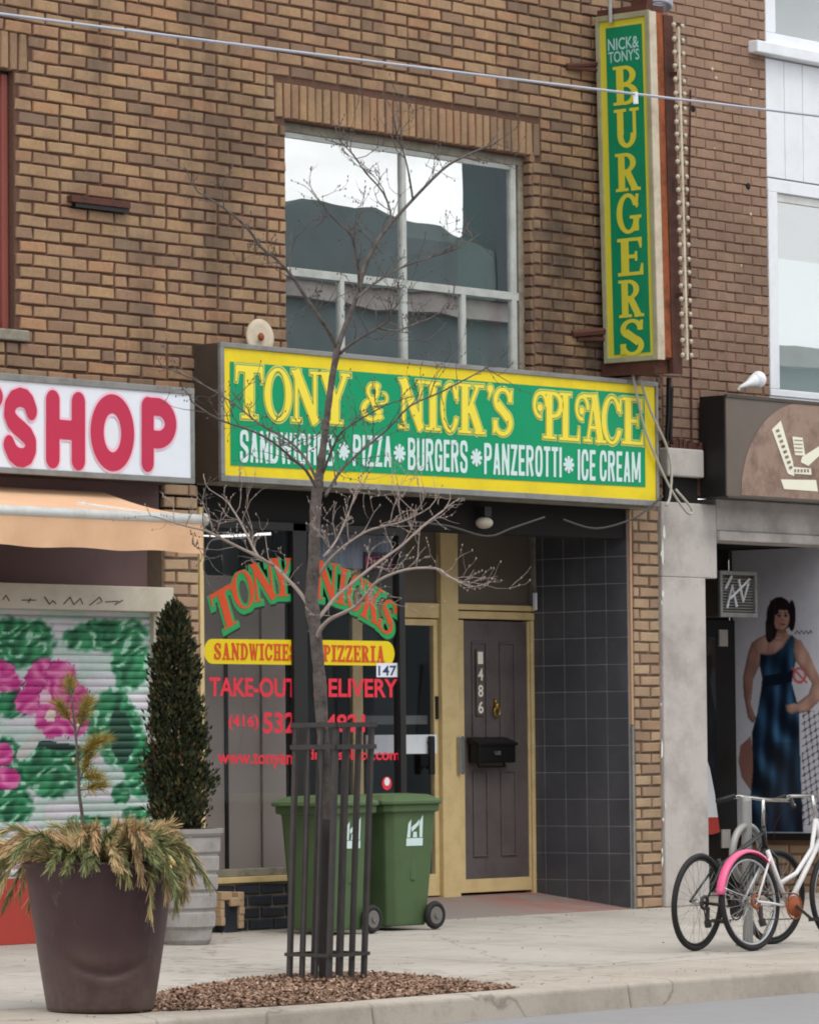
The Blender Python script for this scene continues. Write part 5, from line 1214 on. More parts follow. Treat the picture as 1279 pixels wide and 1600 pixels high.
p2 = onG(640, 1457); p1 = onG(540, 1460)
make_bin(-.92, -.58, math.radians(-3), 'green wheelie bin with white emblem, right of the pair, beside the door')
make_bin(-1.68, -.64, math.radians(2), 'green wheelie bin behind the iron tree guard, left of the pair')

# ------------------------------------------------------------------ mail box
a = onY(747, 1160, YR-.14); b_ = onY(808, 1160, YR-.14); zt3 = onY(778, 1155, YR-.14).z; zb3 = onY(778, 1192, YR-.14).z
mbx = thing('mail_box', 'black enamel mail box hanging on the brown door', 'mail box', (a.x, YR-.08, zb3))
B('box_body', 'mailblack', mbx, (a.x+.015, b_.x-.015, YR-.135, YR-.0225, zb3, zt3-.03), bevel=.01)
k = MB(); k.hexa([(a.x, YR-.0225, zt3-.028), (b_.x, YR-.0225, zt3-.028), (b_.x, YR-.15, zt3-.05), (a.x, YR-.15, zt3-.05)], [(a.x, YR-.0225, zt3+.02), (b_.x, YR-.0225, zt3+.02), (b_.x, YR-.15, zt3-.03), (a.x, YR-.15, zt3-.03)]); k.build('box_lid', 'mailblack', mbx, bevel=.006)
vs, fs = text_mesh('US', .02); xx = (a.x+b_.x)/2; MB().add([(xx-.035+x*.07, YR-.137, (zb3+zt3)/2-.03+y*.03) for x, y in vs], fs).build('box_number', 'alu', mbx)
k = MB(); k.tube([(a.x+.04, YR-.09, zb3), (a.x+.04, YR-.11, zb3-.03), (b_.x-.12, YR-.11, zb3-.03), (b_.x-.12, YR-.09, zb3)], .008, 6); k.build('paper_hook', 'mailblack', mbx)

# ------------------------------------------------------------------ ribbed pot with the cedar
pc = onG(285, 1472); pc = Vector((-3.30, -.80, gz(-.8)))
pt = thing('plant_pot', 'tall grey ribbed concrete pot holding the cedar', 'pot', pc)
prof = [(.155, 0), (.172, .03), (.175, .10)]
z = .10; r = .180
for i in range(5):
    prof += [(r, z+.005), (r+.018, z+.022), (r+.020, z+.108), (r+.008, z+.122)]; z += .125; r += .009
prof += [(.235, z+.0), (.255, z+.02), (.26, z+.05), (.225, z+.05), (.215, z+.0)]
PZ = z
k = MB(); k.lathe(prof, 44, pc); k.build('pot_body', 'pot', pt, smooth=False, bevel=0)
k = MB(); k.lathe([(.001, PZ), (.22, PZ-.005), (.22, PZ+.012), (.1, PZ+.03), (.001, PZ+.035)][::-1], 24, pc); k.build('soil', 'soil', pt, smooth=True)

def leafy(name, pts, nrm, size, mats, parent, rng_=random, kind=None, asp=2.0):
    k = MB()
    for p, d in zip(pts, nrm):
        d = Vector(d).normalized(); s = d.orthogonal().normalized(); s.rotate(Matrix.Rotation(rng_.uniform(0, 6.28), 3, d))
        L_ = size*rng_.uniform(.6, 1.3); w_ = L_/asp; p = Vector(p)
        k.add([p-s*w_*.2, p+d*L_*.5-s*w_*.5, p+d*L_, p+d*L_*.5+s*w_*.5], [(0, 1, 2, 3)], rng_.randrange(len(mats)))
    return k.build(name, mats, parent, kind=kind)
def leafmat(name, c, t=.0):
    k = NT(name); k.l(k.mix(k.noise(7, 3, 'World'), scale(c, .7), scale(c, 1.3)), k.b.inputs['Base Color']); k.b.inputs['Roughness'].default_value = .7; k.b.inputs['Specular IOR Level'].default_value = .25; return k.m
M['ced1'] = leafmat('cedar_green', srgb(58, 66, 40)); M['ced2'] = leafmat('cedar_dark', srgb(38, 44, 30)); M['ced3'] = leafmat('cedar_brown', srgb(86, 74, 46))
cz = PZ+.03
ced = thing('cedar_shrub', 'narrow dark green cedar growing in the grey ribbed pot', 'shrub', pc+Vector((0, 0, PZ)))
k = MB(); k.tube([pc+Vector((0, 0, PZ-.02)), pc+Vector((.01, .0, PZ+.8)), pc+Vector((-.02, 0, PZ+1.4))], [.022, .015, .006], 8); k.build('trunk', 'bark', ced)
Hc = 1.50; pts = []; nr = []; rr = random.Random(11)
clumps = []
for i in range(300):
    h = rr.random()**1.0; R0 = float(np.interp(h, [0, .1, .3, .5, .65, .85, .95, 1], [.10, .15, .185, .17, .13, .10, .065, .02])); a = rr.uniform(0, 6.28)
    rad = R0*math.sqrt(rr.uniform(.25, 1.0))*rr.uniform(.78, 1.25); clumps.append((rad*math.cos(a), rad*math.sin(a), .0+h*Hc, a, R0))
for (cx, cy, cz_, a, R0) in clumps:
    for j in range(80):
        d = Vector((rr.gauss(0, 1), rr.gauss(0, 1), rr.gauss(0, 1.5))); d = d.normalized()*rr.uniform(0, .085)*(1 if cz_ < 1.2 else .6)
        p = pc+Vector((cx-.05-.05*cz_/Hc, cy, PZ+.02+cz_))+d; pts.append(p); nr.append((math.cos(a)*.55+rr.gauss(0, .35), math.sin(a)*.55+rr.gauss(0, .35), 1.0+rr.gauss(0, .3)))
leafy('foliage', pts, nr, .042, ['ced1', 'ced2', 'ced2', 'ced1', 'ced3'], ced, rr, kind=None, asp=2.2)

# ------------------------------------------------------------------ broken block by the base wall
a = onY(345, 1462, -.06); t_ = thing('broken_block', 'dark tile block with a rough tan edge leaning on the base wall beside the pot', 'block', onY(360, 1462, -.08))
a = onY(347, 1460, -.05); b_ = onY(368, 1460, -.05)
B('block_face', 'glazed', t_, (a.x, b_.x, -.07, .0, 0, .20), bevel=.004)
k = MB(); rr = random.Random(2)
for (cx, cz_, w_, h_) in [(b_.x+.03, .05+i*.05, .05, .05) for i in range(4)]+[(a.x+.04*i, .23+rr.uniform(-.02, .03), .06, .06) for i in range(5)]+[(a.x-.02, .08+i*.06, .04, .06) for i in range(4)]:
    k.box(cx-w_/2, cx+w_/2, -.09+rr.uniform(-.01, .01), -.0, cz_-h_/2, cz_+h_/2)
k.build('rough_edge', 'tanbrick', t_, bevel=.006)

# ------------------------------------------------------------------ the big planter with boughs
bp = Vector((-8.08, -4.68, gz(-4.68)))
pl = thing('planter', 'large dented plum coloured plastic planter on the sidewalk', 'planter', bp)
HP = .80; Rb, Rt = .285, .40
def dent(a, z):
    # dent on the side facing the street left
    da = (a-math.radians(232)+PI) % (2*PI)-PI; s = 1.0
    zc3 = .205+.10*(da/.8)**2
    s -= .060*math.exp(-((z-zc3)/.020)**2)*math.exp(-(da/.62)**4)
    s += .018*math.exp(-((z-zc3-.06)/.035)**2)*math.exp(-(da/.7)**2); return s
prof = [(.26, 0), (Rb, .012)]+[(Rb+(Rt-Rb)*(i/40.)**.92, .012+(HP-.03)*i/40.) for i in range(1, 41)]+[(Rt+.008, HP-.008), (Rt-.004, HP), (Rt-.03, HP-.005), (Rt-.035, HP-.08)]
k = MB(); k.lathe(prof, 96, bp, fn=dent); k.build('planter_shell', 'planter', pl, smooth=True)
k = MB(); k.lathe([(Rt-.036, HP-.082), (Rt-.036, HP-.06), (.15, HP-.02), (.001, HP-.015)], 40, bp); k.build('soil', 'soil', pl, smooth=True)
M['bo1'] = leafmat('bough_tan', srgb(192, 166, 124)); M['bo2'] = leafmat('bough_green', srgb(124, 130, 84)); M['bo3'] = leafmat('bough_olive', srgb(156, 146, 100)); M['bo4'] = leafmat('bough_rust', srgb(178, 142, 110)); M['bo5'] = leafmat('bough_dark', srgb(90, 92, 64))
bo = thing('evergreen_boughs', 'drying tan and green evergreen boughs drooping over the rim of the big planter', 'boughs', bp+Vector((0, 0, HP)))
rr = random.Random(21)
for i in range(110):
    a = rr.uniform(0, 2*PI); r_in = rr.uniform(.0, .30); reach = rr.uniform(.28, .62); right = math.cos(a-math.radians(-49.6)); 
    rise = rr.uniform(.08, .24); drop = rr.uniform(.10, .40)*(1.15 if abs(right) > .6 else .55)
    if abs(right) < .6: reach *= .72
    if right < -.5: reach *= 1.15
    if right > .3: reach *= .66
    p0 = bp+Vector((r_in*math.cos(a), r_in*math.sin(a), HP-.03)); P = []
    for s_ in range(9):
        t_ = s_/8; rr_ = reach*t_; P.append(p0+Vector((math.cos(a)*rr_, math.sin(a)*rr_, rise*math.sin(min(1, t_*1.6)*PI/2)*1.0-drop*max(0, t_-.45)**1.6*2.2)))
    # keep outside the shell
    for q in P:
        d = Vector((q.x-bp.x, q.y-bp.y)); 
        if q.z < bp.z+HP and d.length < Rt+.03 and d.length > .32: sc_ = (Rt+.04)/d.length; q.x = bp.x+d.x*sc_; q.y = bp.y+d.y*sc_
    k = MB(); k.tube(P, [.006*(1-.8*j/8) for j in range(9)], 4, 0)
    base = rr.choice([['bo1', 'bo1', 'bo4'], ['bo2', 'bo3', 'bo5'], ['bo1', 'bo3', 'bo4'], ['bo3', 'bo2', 'bo1'], ['bo2', 'bo5', 'bo2']])
    for j in range(8):
        A_, B_ = P[j], P[j+1]; ax = (B_-A_).normalized()
        for q in range(34):
            pp = A_.lerp(B_, rr.random()); sd_ = ax.orthogonal().normalized(); sd_.rotate(Matrix.Rotation(rr.uniform(0, 6.28), 3, ax)); d = (ax*1.7+sd_*rr.uniform(.35, .9)+Vector((0, 0, -.35))).normalized()
            L_ = rr.uniform(.045, .10); w_ = d.cross(Vector((rr.gauss(0, 1), rr.gauss(0, 1), rr.gauss(0, 1)))).normalized()*rr.uniform(.0022, .0042)
            k.add([pp-w_, pp+w_, pp+d*L_+w_*.4, pp+d*L_-w_*.4], [(0, 1, 2, 3)], rr.randrange(3))
    k.build('bough', base, bo)
# dry leaf tassel on the rim
M['dryleaf'] = leafmat('dry_leaf', srgb(206, 182, 122))
k = MB(); c_ = atD(197, 1335, 20.9*1.09-.0)
c_ = bp+Vector((.02+.10, -.40, HP+.01))
for (du, dv) in ((0, 0),):
    for q in range(16):
        d = Vector((rr.gauss(0, .5), rr.gauss(0, .4), -abs(rr.gauss(.6, .4)))).normalized(); p = c_+Vector((rr.uniform(-.08, .10), rr.uniform(-.02, .02), rr.uniform(-.01, .03))); w_ = d.cross(Vector((0, 1, 0))).normalized()*.012
        k.add([p, p+d*.035+w_, p+d*.075, p+d*.035-w_], [(0, 1, 2, 3)])
tag(k.build('dry_leaves', 'dryleaf', None), 'pale dry leaves caught on the front rim of the big planter', 'leaves')
# seedling pine in the planter
M['pn1'] = leafmat('pine_olive', srgb(142, 122, 52)); M['pn2'] = leafmat('pine_yellow', srgb(164, 140, 60)); M['pn3'] = leafmat('pine_green', srgb(104, 106, 60))
zb = bp+Vector((.02, .10, HP-.02))
dpt = (zb-CAM).dot(fwd)
pine = thing('young_pine', 'thin young pine with olive needle tufts standing in the big planter', 'tree', zb)
def at(u, v, dd=0): return atD(u, v, dpt+dd)
k = MB(); k.tube([zb, at(124, 1240), at(122, 1190), at(118, 1140), at(110, 1075)], [.010, .009, .008, .007, .004], 8)
br_ = [((122, 1190), (150, 1160)), ((120, 1150), (135, 1110)), ((119, 1140), (92, 1100)), ((123, 1215), (150, 1215)), ((114, 1100), (108, 1065)), ((122, 1175), (165, 1155)), ((124, 1235), (160, 1228)), ((123, 1225), (140, 1180)), ((119, 1120), (140, 1095))]
for a_, b2 in br_: k.tube([at(*a_), at(*b2, rr.uniform(-.1, .1))], [.005, .003], 5)
k.build('trunk', 'bark', pine)
k = MB()
for a_, b2 in br_:
    e_ = at(*b2, rr.uniform(-.06, .06)); s_ = at(*a_)
    for q in range(260):
        t_ = rr.uniform(.35, 1.0); p = s_.lerp(e_, t_); d = ((e_-s_).normalized()*.6+Vector((rr.gauss(0, .55), rr.gauss(0, .55), rr.gauss(.25, .45)))).normalized(); L_ = rr.uniform(.05, .10); w_ = d.cross(Vector((rr.gauss(0, 1), rr.gauss(0, 1), .3))).normalized()*.0022
        k.add([p-w_, p+w_, p+d*L_], [(0, 1, 2)], rr.randrange(3))
k.build('needles', ['pn1', 'pn2', 'pn3'], pine)
for (u_, v_, lb_) in ((122, 1134, 'highest'), (115, 1187, 'second highest'), (128, 1229, 'second lowest'), (132, 1243, 'lowest')):
    k = MB(); c_ = at(u_, v_, -.03); k.sph(c_, .009, .009, .012, 8, 6)
    tag(k.build('fairy_bulb', 'bulb', None, smooth=True), 'tiny clear bulb on the young pine stem, %s of the four' % lb_, 'bulb', 'fairy bulbs on the young pine')

# ------------------------------------------------------------------ mulch bed
up = [(222, 1562), (260, 1550), (310, 1542), (380, 1531), (450, 1524), (520, 1521), (600, 1522), (680, 1528), (760, 1538), (822, 1546)]
lo = [(790, 1549), (720, 1553), (650, 1558), (590, 1562), (500, 1568), (400, 1574), (300, 1579), (240, 1580), (215, 1574)]
ring_ = [onG(u_, v_) for u_, v_ in up]+[onG(u_, v_) for u_, v_ in lo]
for q in ring_: q.y = max(q.y, -5.165)
mul = MB(); cen = sum(ring_, Vector())/len(ring_)
for q in ring_: mul.v.append((q.x, q.y, gz(q.y)+.004))
for q in ring_: p = cen.lerp(q, .82); mul.v.append((p.x, p.y, gz(p.y)+.012))
for q in ring_: p = cen.lerp(q, .4); mul.v.append((p.x, p.y, gz(p.y)+.018))
n = len(ring_); mul.v.append((cen.x, cen.y, gz(cen.y)+.02))
for l_ in range(2):
    for i in range(n): mul.f.append((l_*n+i, l_*n+(i+1) % n, (l_+1)*n+(i+1) % n, (l_+1)*n+i)); mul.mi.append(0)
for i in range(n): mul.f.append((2*n+i, 2*n+(i+1) % n, 3*n)); mul.mi.append(0)
M['mul0'] = mat('mulch_soil', srgb(124, 98, 82), 1, .4, 30, bump=.8, bsc=60)
M['mu1'] = mat('chip_brown', srgb(140, 112, 94), .9, .3, 20); M['mu2'] = mat('chip_pale', srgb(178, 152, 130), .9, .2, 20); M['mu3'] = mat('chip_dark', srgb(96, 74, 62), .9, .3, 20)
import mathutils
tri = [(cen, ring_[i], ring_[(i+1) % n]) for i in range(n)]
for i in range(9000):
    a_, b2, c2 = rr.choice(tri); s1, s2_ = math.sqrt(rr.random()), rr.random(); p = a_*(1-s1)+b2*(s1*(1-s2_))+c2*(s1*s2_); p = cen.lerp(p, 1.02)
    f_ = min(1, (p-cen).length/1.3); z_ = gz(p.y)+.006+.018*(1-s1**3)+rr.uniform(0, .006)
    if p.y < -5.18: continue
    e = Vector((rr.gauss(0, 1), rr.gauss(0, 1), rr.gauss(0, .35))).normalized(); g_ = e.cross(Vector((rr.gauss(0, .3), rr.gauss(0, .3), 1))).normalized(); L_ = rr.uniform(.006, .024); w_ = rr.uniform(.003, .008); c0 = Vector((p.x, p.y, z_))
    mul.add([c0-e*L_-g_*w_, c0+e*L_-g_*w_, c0+e*L_+g_*w_, c0-e*L_+g_*w_], [(0, 1, 2, 3)], rr.choice([1, 1, 1, 3, 1, 2]))
tag(mul.build('mulch', ['mul0', 'mu1', 'mu2', 'mu3'], None), 'low bed of brown wood mulch around the foot of the street tree', 'mulch', kind='stuff')

k = MB(); rl = random.Random(33)
for i in range(420):
    y_ = rl.choice([rl.uniform(-5.15, -4.9), rl.uniform(-5.1, -.1), rl.uniform(-.35, -.03)]); x_ = rl.uniform(-9, 6); s_ = rl.uniform(.004, .013); z_ = gz(y_)+.002+s_*.3
    a = rl.uniform(0, 6.28); e = Vector((math.cos(a), math.sin(a), rl.uniform(-.2, .2)))*s_; g_ = Vector((-math.sin(a), math.cos(a), 0))*s_*rl.uniform(.4, .9); c0 = Vector((x_, y_, z_)); up_ = Vector((0, 0, s_*.5))
    k.add([c0-e, c0-g_, c0+e, c0+g_, c0+up_], [(0, 1, 4), (1, 2, 4), (2, 3, 4), (3, 0, 4)], rl.randrange(3))
tag(k.build('grit', ['mu1', 'mu2', 'mu3'], None), 'scattered chips and grit on the concrete sidewalk', 'grit', kind='stuff')

# ------------------------------------------------------------------ street tree
tb = onG(510, 1533); DT = (tb-CAM).dot(fwd)
tree = thing('street_tree', 'bare young street tree rising through the iron guard in front of the shop', 'tree', tb)
def T_(u, v, dd=0): return atD(u, v, DT+dd)
tr = [(508, 1536, 11), (507, 1500, 10.5), (506, 1400, 10.5), (509, 1280, 11), (507, 1200, 10.5), (503, 1130, 12), (499, 1060, 12), (494, 1000, 12), (489, 960, 13.5), (487, 930, 12.5), (490, 880, 11.5), (492, 820, 11), (494, 780, 11.5), (500, 735, 8), (506, 690, 7), (512, 640, 6.6), (519, 590, 6.4), (525, 556, 7.2), (528, 538, 6)]
PXM = DT/F
def smooth_pts(P, n=3):
    Q = []
    for i in range(len(P)-1):
        for q in range(n):
            t_ = q/n; p0, p1, p2, p3 = P[max(i-1, 0)], P[i], P[i+1], P[min(i+2, len(P)-1)]
            Q.append(tuple(.5*((2*b_)+(c_-a_)*t_+(2*a_-5*b_+4*c_-d_)*t_*t_+(3*b_-a_-3*c_+d_)*t_**3) for a_, b_, c_, d_ in zip(p0, p1, p2, p3)))
    Q.append(P[-1]); return Q
Q = smooth_pts(tr, 4); rt = random.Random(4)
k = MB(); k.tube([T_(a_, b2) for a_, b2, _ in Q], [c2*.80*PXM*rt.uniform(.90, 1.10) for *_, c2 in Q], 12); 
# bark knots
for i in range(60):
    j = rt.randrange(20, len(Q)-12); c = T_(Q[j][0], Q[j][1]); a = rt.uniform(0, 6.28); r_ = Q[j][2]*PXM*.70; p = c+Vector((math.cos(a)*r_, math.sin(a)*r_, rt.uniform(-.03, .03))); k.sph(p, .010, .010, rt.uniform(.008, .022), 6, 5)
trunk = k.build('trunk', 'bark', tree, smooth=True)
wr_ = [q for q in Q if q[1] > 1268]; k = MB(); k.tube([T_(a_, b2) for a_, b2, _ in wr_], [c2*PXM*.93 for *_, c2 in wr_], 14); k.build('bark_guard', 'wrap', tree, smooth=True)
BR = [ # (points, start radius px, depth drift)
 ([(527, 545), (512, 515), (500, 498), (478, 465), (455, 430), (432, 405), (410, 388), (385, 355), (350, 325), (310, 300)], 4.2, -.5),
 ([(527, 545), (540, 508), (552, 478), (562, 450), (568, 420), (582, 390), (600, 362), (640, 317), (690, 266), (722, 246), (772, 224)], 5.0, .45),
 ([(561, 455), (560, 425), (556, 400), (550, 369), (529, 349), (511, 330)], 2.8, -.3),
 ([(599, 365), (611, 341), (599, 302), (572, 271), (556, 248), (537, 226)], 2.3, .3),
 ([(645, 313), (638, 270), (630, 238), (619, 212)], 2.0, -.3),
 ([(556, 468), (575, 450), (615, 424), (654, 408), (709, 390), (737, 374)], 2.6, .6),
 ([(532, 552), (548, 538), (568, 525), (590, 512), (607, 500), (611, 480)], 3.2, -.5),
 ([(590, 512), (619, 517), (650, 505), (670, 498), (697, 482)], 2.0, .4),
 ([(497, 768), (478, 735), (456, 716), (425, 690), (391, 672), (341, 655), (300, 628)], 3.2, -.7),
 ([(499, 760), (486, 732), (474, 712), (450, 688), (406, 663), (362, 628), (302, 592)], 3.0, .4),
 ([(508, 775), (520, 755), (532, 736), (552, 716), (572, 698), (606, 670), (641, 634), (690, 612), (760, 575)], 3.2, .7),
 ([(504, 740), (519, 702), (534, 675), (566, 653), (602, 633)], 2.6, -.5),
 ([(484, 952), (470, 928), (446, 902), (425, 882), (404, 870), (388, 840), (374, 813), (357, 786)], 3.8, .3),
 ([(428, 884), (399, 868), (359, 848), (323, 830), (290, 822), (245, 808)], 3.0, -.6),
 ([(496, 968), (512, 948), (528, 930), (571, 894), (600, 872), (628, 852), (660, 822), (692, 798)], 3.8, .5),
 ([(494, 1000), (500, 984), (515, 968), (535, 958), (556, 947), (575, 925), (593, 906), (634, 890), (680, 888), (700, 900), (722, 912)], 4.0, -.7),
 ([(498, 900), (512, 878), (534, 856), (571, 831), (600, 822), (628, 815), (660, 800)], 2.9, -.4),
 ([(505, 870), (525, 845), (545, 800), (555, 770)], 2.2, .5),
 ([(525, 758), (520, 720), (517, 700)], 1.5, .2),
 ([(345, 842), (330, 845), (322, 860), (318, 882)], 2.0, -.2),
 ([(330, 832), (318, 822), (318, 790)], 1.6, .2)]
def tw(k, p, d, L_, r, depth, rg):
    n = 4; P = [p]; dd = d.copy()
    for i in range(n):
        dd = (dd+Vector((rg.gauss(0, .22), rg.gauss(0, .22), rg.gauss(0.04, .22)))).normalized(); P.append(P[-1]+dd*L_/n)
    k.tube(P, [r*(1-.65*i/n) for i in range(n+1)], 4)
    for q in P[2:]:
        if rg.random() < .5: k.sph(q, .005, .005, .008, 4, 3)
    if depth > 0:
        for i in range(rg.choice([1, 2, 3])):
            q = P[rg.randrange(1, n+1)]; nd = (dd+Vector((rg.gauss(0, .8), rg.gauss(0, .8), rg.gauss(.3, .7)))).normalized(); tw(k, q, nd, L_*rg.uniform(.4, .75), r*.65, depth-1, rg)
rg = random.Random(9)
for P, r0_, dr_ in BR:
    n = len(P); PQ = smooth_pts([(a_, b2, dr_*(i/(n-1))) for i, (a_, b2) in enumerate(P)], 3); W = [T_(a_, b2, c2) for a_, b2, c2 in PQ]; m_ = len(W)
    k = MB(); k.tube(W, [max(.0038, r0_*.9*PXM*(1-.62*i/(m_-1))) for i in range(m_)], 7)
    for i in range(m_):
        if i > m_*.2 and rg.random() < .74:
            d0_ = (W[min(i+1, m_-1)]-W[i-1]).normalized(); nd = (d0_*.7+Vector((rg.gauss(0, .6), rg.gauss(0, .6), rg.gauss(.25, .6)))).normalized(); tw(k, W[i], nd, rg.uniform(.10, .34), .0032, rg.choice([1, 1, 2, 2]), rg)
    d0_ = (W[-1]-W[-3]).normalized(); tw(k, W[-1], d0_, .2, .004, 1, rg)
    b_ = k.build('branch', 'twig' if (P[0][1] > 850 and r0_ < 4.1) else 'bark', tree, smooth=True)

# ------------------------------------------------------------------ iron tree guard
gc = Vector(tb); gsz = .155
tg = thing('tree_guard', 'dark iron tree guard of upright bars around the trunk', 'tree guard', gc)
tg_top = 1.52; lean = Vector((.055, -.0, 0))
def gpt(x, y, z): f_ = z/tg_top; s_ = 1+.02*f_; return gc+Vector((x*s_, y*s_, z))+lean*f_+Vector((.02*f_, -.01*f_, 0))
sd_ = [(-gsz, -gsz), (gsz, -gsz), (gsz, gsz), (-gsz, gsz)]
for i in range(4):
    a, b_ = sd_[i], sd_[(i+1) % 4]
    for t_ in (0, .34, .67):
        x, y = a[0]+(b_[0]-a[0])*t_, a[1]+(b_[1]-a[1])*t_; rb_ = .017 if t_ == 0 else .0125
        k = MB(); k.tube([gpt(x, y, -.02), gpt(x, y, .6), gpt(x, y, tg_top)], rb_*1.15, 4 if t_ == 0 else 6); k.build('bar' if t_ else 'corner_post', 'iron', tg)
for z in (.16, tg_top-.14, tg_top-.01):
    k = MB()
    for i in range(4):
        a, b_ = sd_[i], sd_[(i+1) % 4]; e = Vector((b_[0]-a[0], b_[1]-a[1], 0)).normalized(); nn = Vector((e.y, -e.x, 0)); h = .010 if z < 1 else .014
        A_, B_ = gpt(a[0], a[1], z)-e*.02, gpt(b_[0], b_[1], z)+e*.02; q = nn*.019; w_ = nn*.009; H_ = Vector((0, 0, h))
        k.hexa([A_+q-H_, B_+q-H_, B_+q+w_-H_, A_+q+w_-H_], [A_+q+H_, B_+q+H_, B_+q+w_+H_, A_+q+w_+H_])
    k.build('ring_band', 'iron', tg)

# ------------------------------------------------------------------ bicycles and post
def make_wheel(k_t, k_r, k_s, c, ax, R, tyre=.019):
    k_t.torus(c, ax, R-tyre, tyre, 48, 8); k_r.torus(c, ax, R-tyre*2-.006, .008, 48, 6)
    ax = Vector(ax).normalized(); g_ = Vector((0, 0, 1))-ax*ax.z; g_.normalize(); e_ = g_.cross(ax)
    for i in range(28):
        a = 2*PI*i/28+.1; s = 1 if i % 2 else -1; p = Vector(c)+(e_*math.cos(a)+g_*math.sin(a))*(R-tyre*2-.008); a2 = a+.5*(1 if i % 4 < 2 else -1)
        q = Vector(c)+(e_*math.cos(a2)+g_*math.sin(a2))*.022+ax*.025*s; k_s.tube([q, p], .0016, 3, caps=False)
    k_s.tube([Vector(c)-ax*.04, Vector(c)+ax*.04], .018, 10)
def bike(name, label, origin, heading, lean, R, wb, spec):
    """origin: rear wheel ground contact; heading angle from +X; local x forward, y left, z up"""
    t = thing(name, label, 'bicycle', origin, 'bicycles locked at the ring post')
    rot = Matrix.Rotation(heading, 4, 'Z') @ Matrix.Rotation(lean, 4, 'X'); t.matrix_basis = Matrix.Translation(origin) @ rot
    def lb(mb, nm, mt, smooth=True, parent=None):
        o = mb.build(nm, mt, None, smooth=smooth); o.parent = parent or t; o.matrix_parent_inverse = Matrix(); return o
    for x, st in ((0, 0), (wb, spec.get('steer', 0))):
        a, b_, c = MB(), MB(), MB(); make_wheel(a, b_, c, (x, 0, R), (math.sin(st), math.cos(st), 0), R, spec.get('tyre', .019))
        w_ = lb(a, 'wheel', 'tyre'); lb(b_, 'rim', spec['rim'], parent=w_); lb(c, 'spokes', 'chrome', parent=w_)
    bb = (.43, 0, .28); fm = spec['frame']; k = MB(); r = .0155
    seat = (.24, 0, spec['seat']); head_t = (wb-.20, 0, spec['head']); head_b = (wb-.165, 0, spec['head']-.14)
    for s in (-1, 1):
        k.tube([(0, s*.06, R), (.2, s*.045, R-.02), (bb[0]-.03, s*.02, bb[2])], .009, 8); k.tube([(0, s*.06, R), (seat[0]+.0, s*.02, min(spec['seat']-.04, .68))], .008, 8)
        k.tube([(wb, s*.055, R), (wb-.09, s*.055, R+.27), (head_b[0], s*.02, head_b[2])], .012, 8)
    k.tube([bb, seat], r, 10); k.tube([bb, head_b], r*1.25, 10); k.tube([head_b, head_t], .019, 10)
    if spec.get('step'): k.tube([(.36, 0, .44), (.55, 0, .50), (.75, 0, .66), head_t], r, 10)
    else: k.tube([(seat[0]+.01, 0, seat[2]-.05), (head_t[0], 0, head_t[2]-.03)], r, 10)
    lb(k, 'frame', fm)
    k = MB(); k.torus((bb[0], -.05, bb[2]), (0, 1, 0), .085, .006, 28, 6); k.tube([(bb[0], -.045, bb[2]), (bb[0], -.055, bb[2])], .07, 20); k.torus((0, -.05, R), (0, 1, 0), .04, .012, 20, 6)
    lb(k, 'chainring', spec['gear'])
    k = MB(); k.tube([(bb[0], -.05, bb[2]+.085), (0, -.05, R+.045)], .005, 4); k.tube([(bb[0], -.05, bb[2]-.085), (.03, -.05, R-.12), (0, -.05, R-.045)], .005, 4); lb(k, 'chain', 'rustdark')
    k = MB()
    for s, a in ((-1, spec.get('crank', .6)), (1, spec.get('crank', .6)+PI)):
        e = Vector((bb[0]+.17*math.cos(a), s*.09, bb[2]+.17*math.sin(a))); k.tube([(bb[0], s*.07, bb[2]), e], .011, 8); k.box(e.x-.045, e.x+.045, min(e.y, e.y+s*.10), max(e.y, e.y+s*.10), e.z-.012, e.z+.012)
    lb(k, 'crank', 'iron', False)
    k = MB(); k.box(.02, .05, -.065, -.05, R-.14, R-.03); k.tube([(.035, -.06, R-.12), (.05, -.06, R-.16)], .025, 8); lb(k, 'derailleur', 'iron', False)
    k = MB(); st = spec['bar']; k.tube([head_t, (head_t[0]-.02, 0, st)], .013, 8)
    k.tube([(head_t[0]-.10, .29, st-.02), (head_t[0]+.0, .20, st+.01), (head_t[0]+.03, 0, st), (head_t[0]+.0, -.20, st+.01), (head_t[0]-.10, -.29, st-.02)], .012, 8); lb(k, 'handlebar', spec.get('barm', 'chrome'))
    for s in (-1, 1):
        k = MB(); k.tube([(head_t[0]-.02, s*.22, st+.01), (head_t[0]-.13, s*.30, st-.03)], .017, 8); lb(k, 'grip', 'tyre')
    k = MB(); hx_ = head_t[0]
    k.tube([(hx_-.03, .2, st+.01), (hx_+.10, .12, st+.02), (hx_+.10, .03, st-.12), (hx_+.03, .02, spec['head']-.10), (.45, .02, .33)], .003, 5); k.tube([(hx_-.03, -.2, st+.01), (hx_+.13, -.10, st+.0), (hx_+.12, -.02, st-.18), (wb-.10, -.03, R*2+.03)], .003, 5)
    lb(k, 'brake_cable', 'tyre')
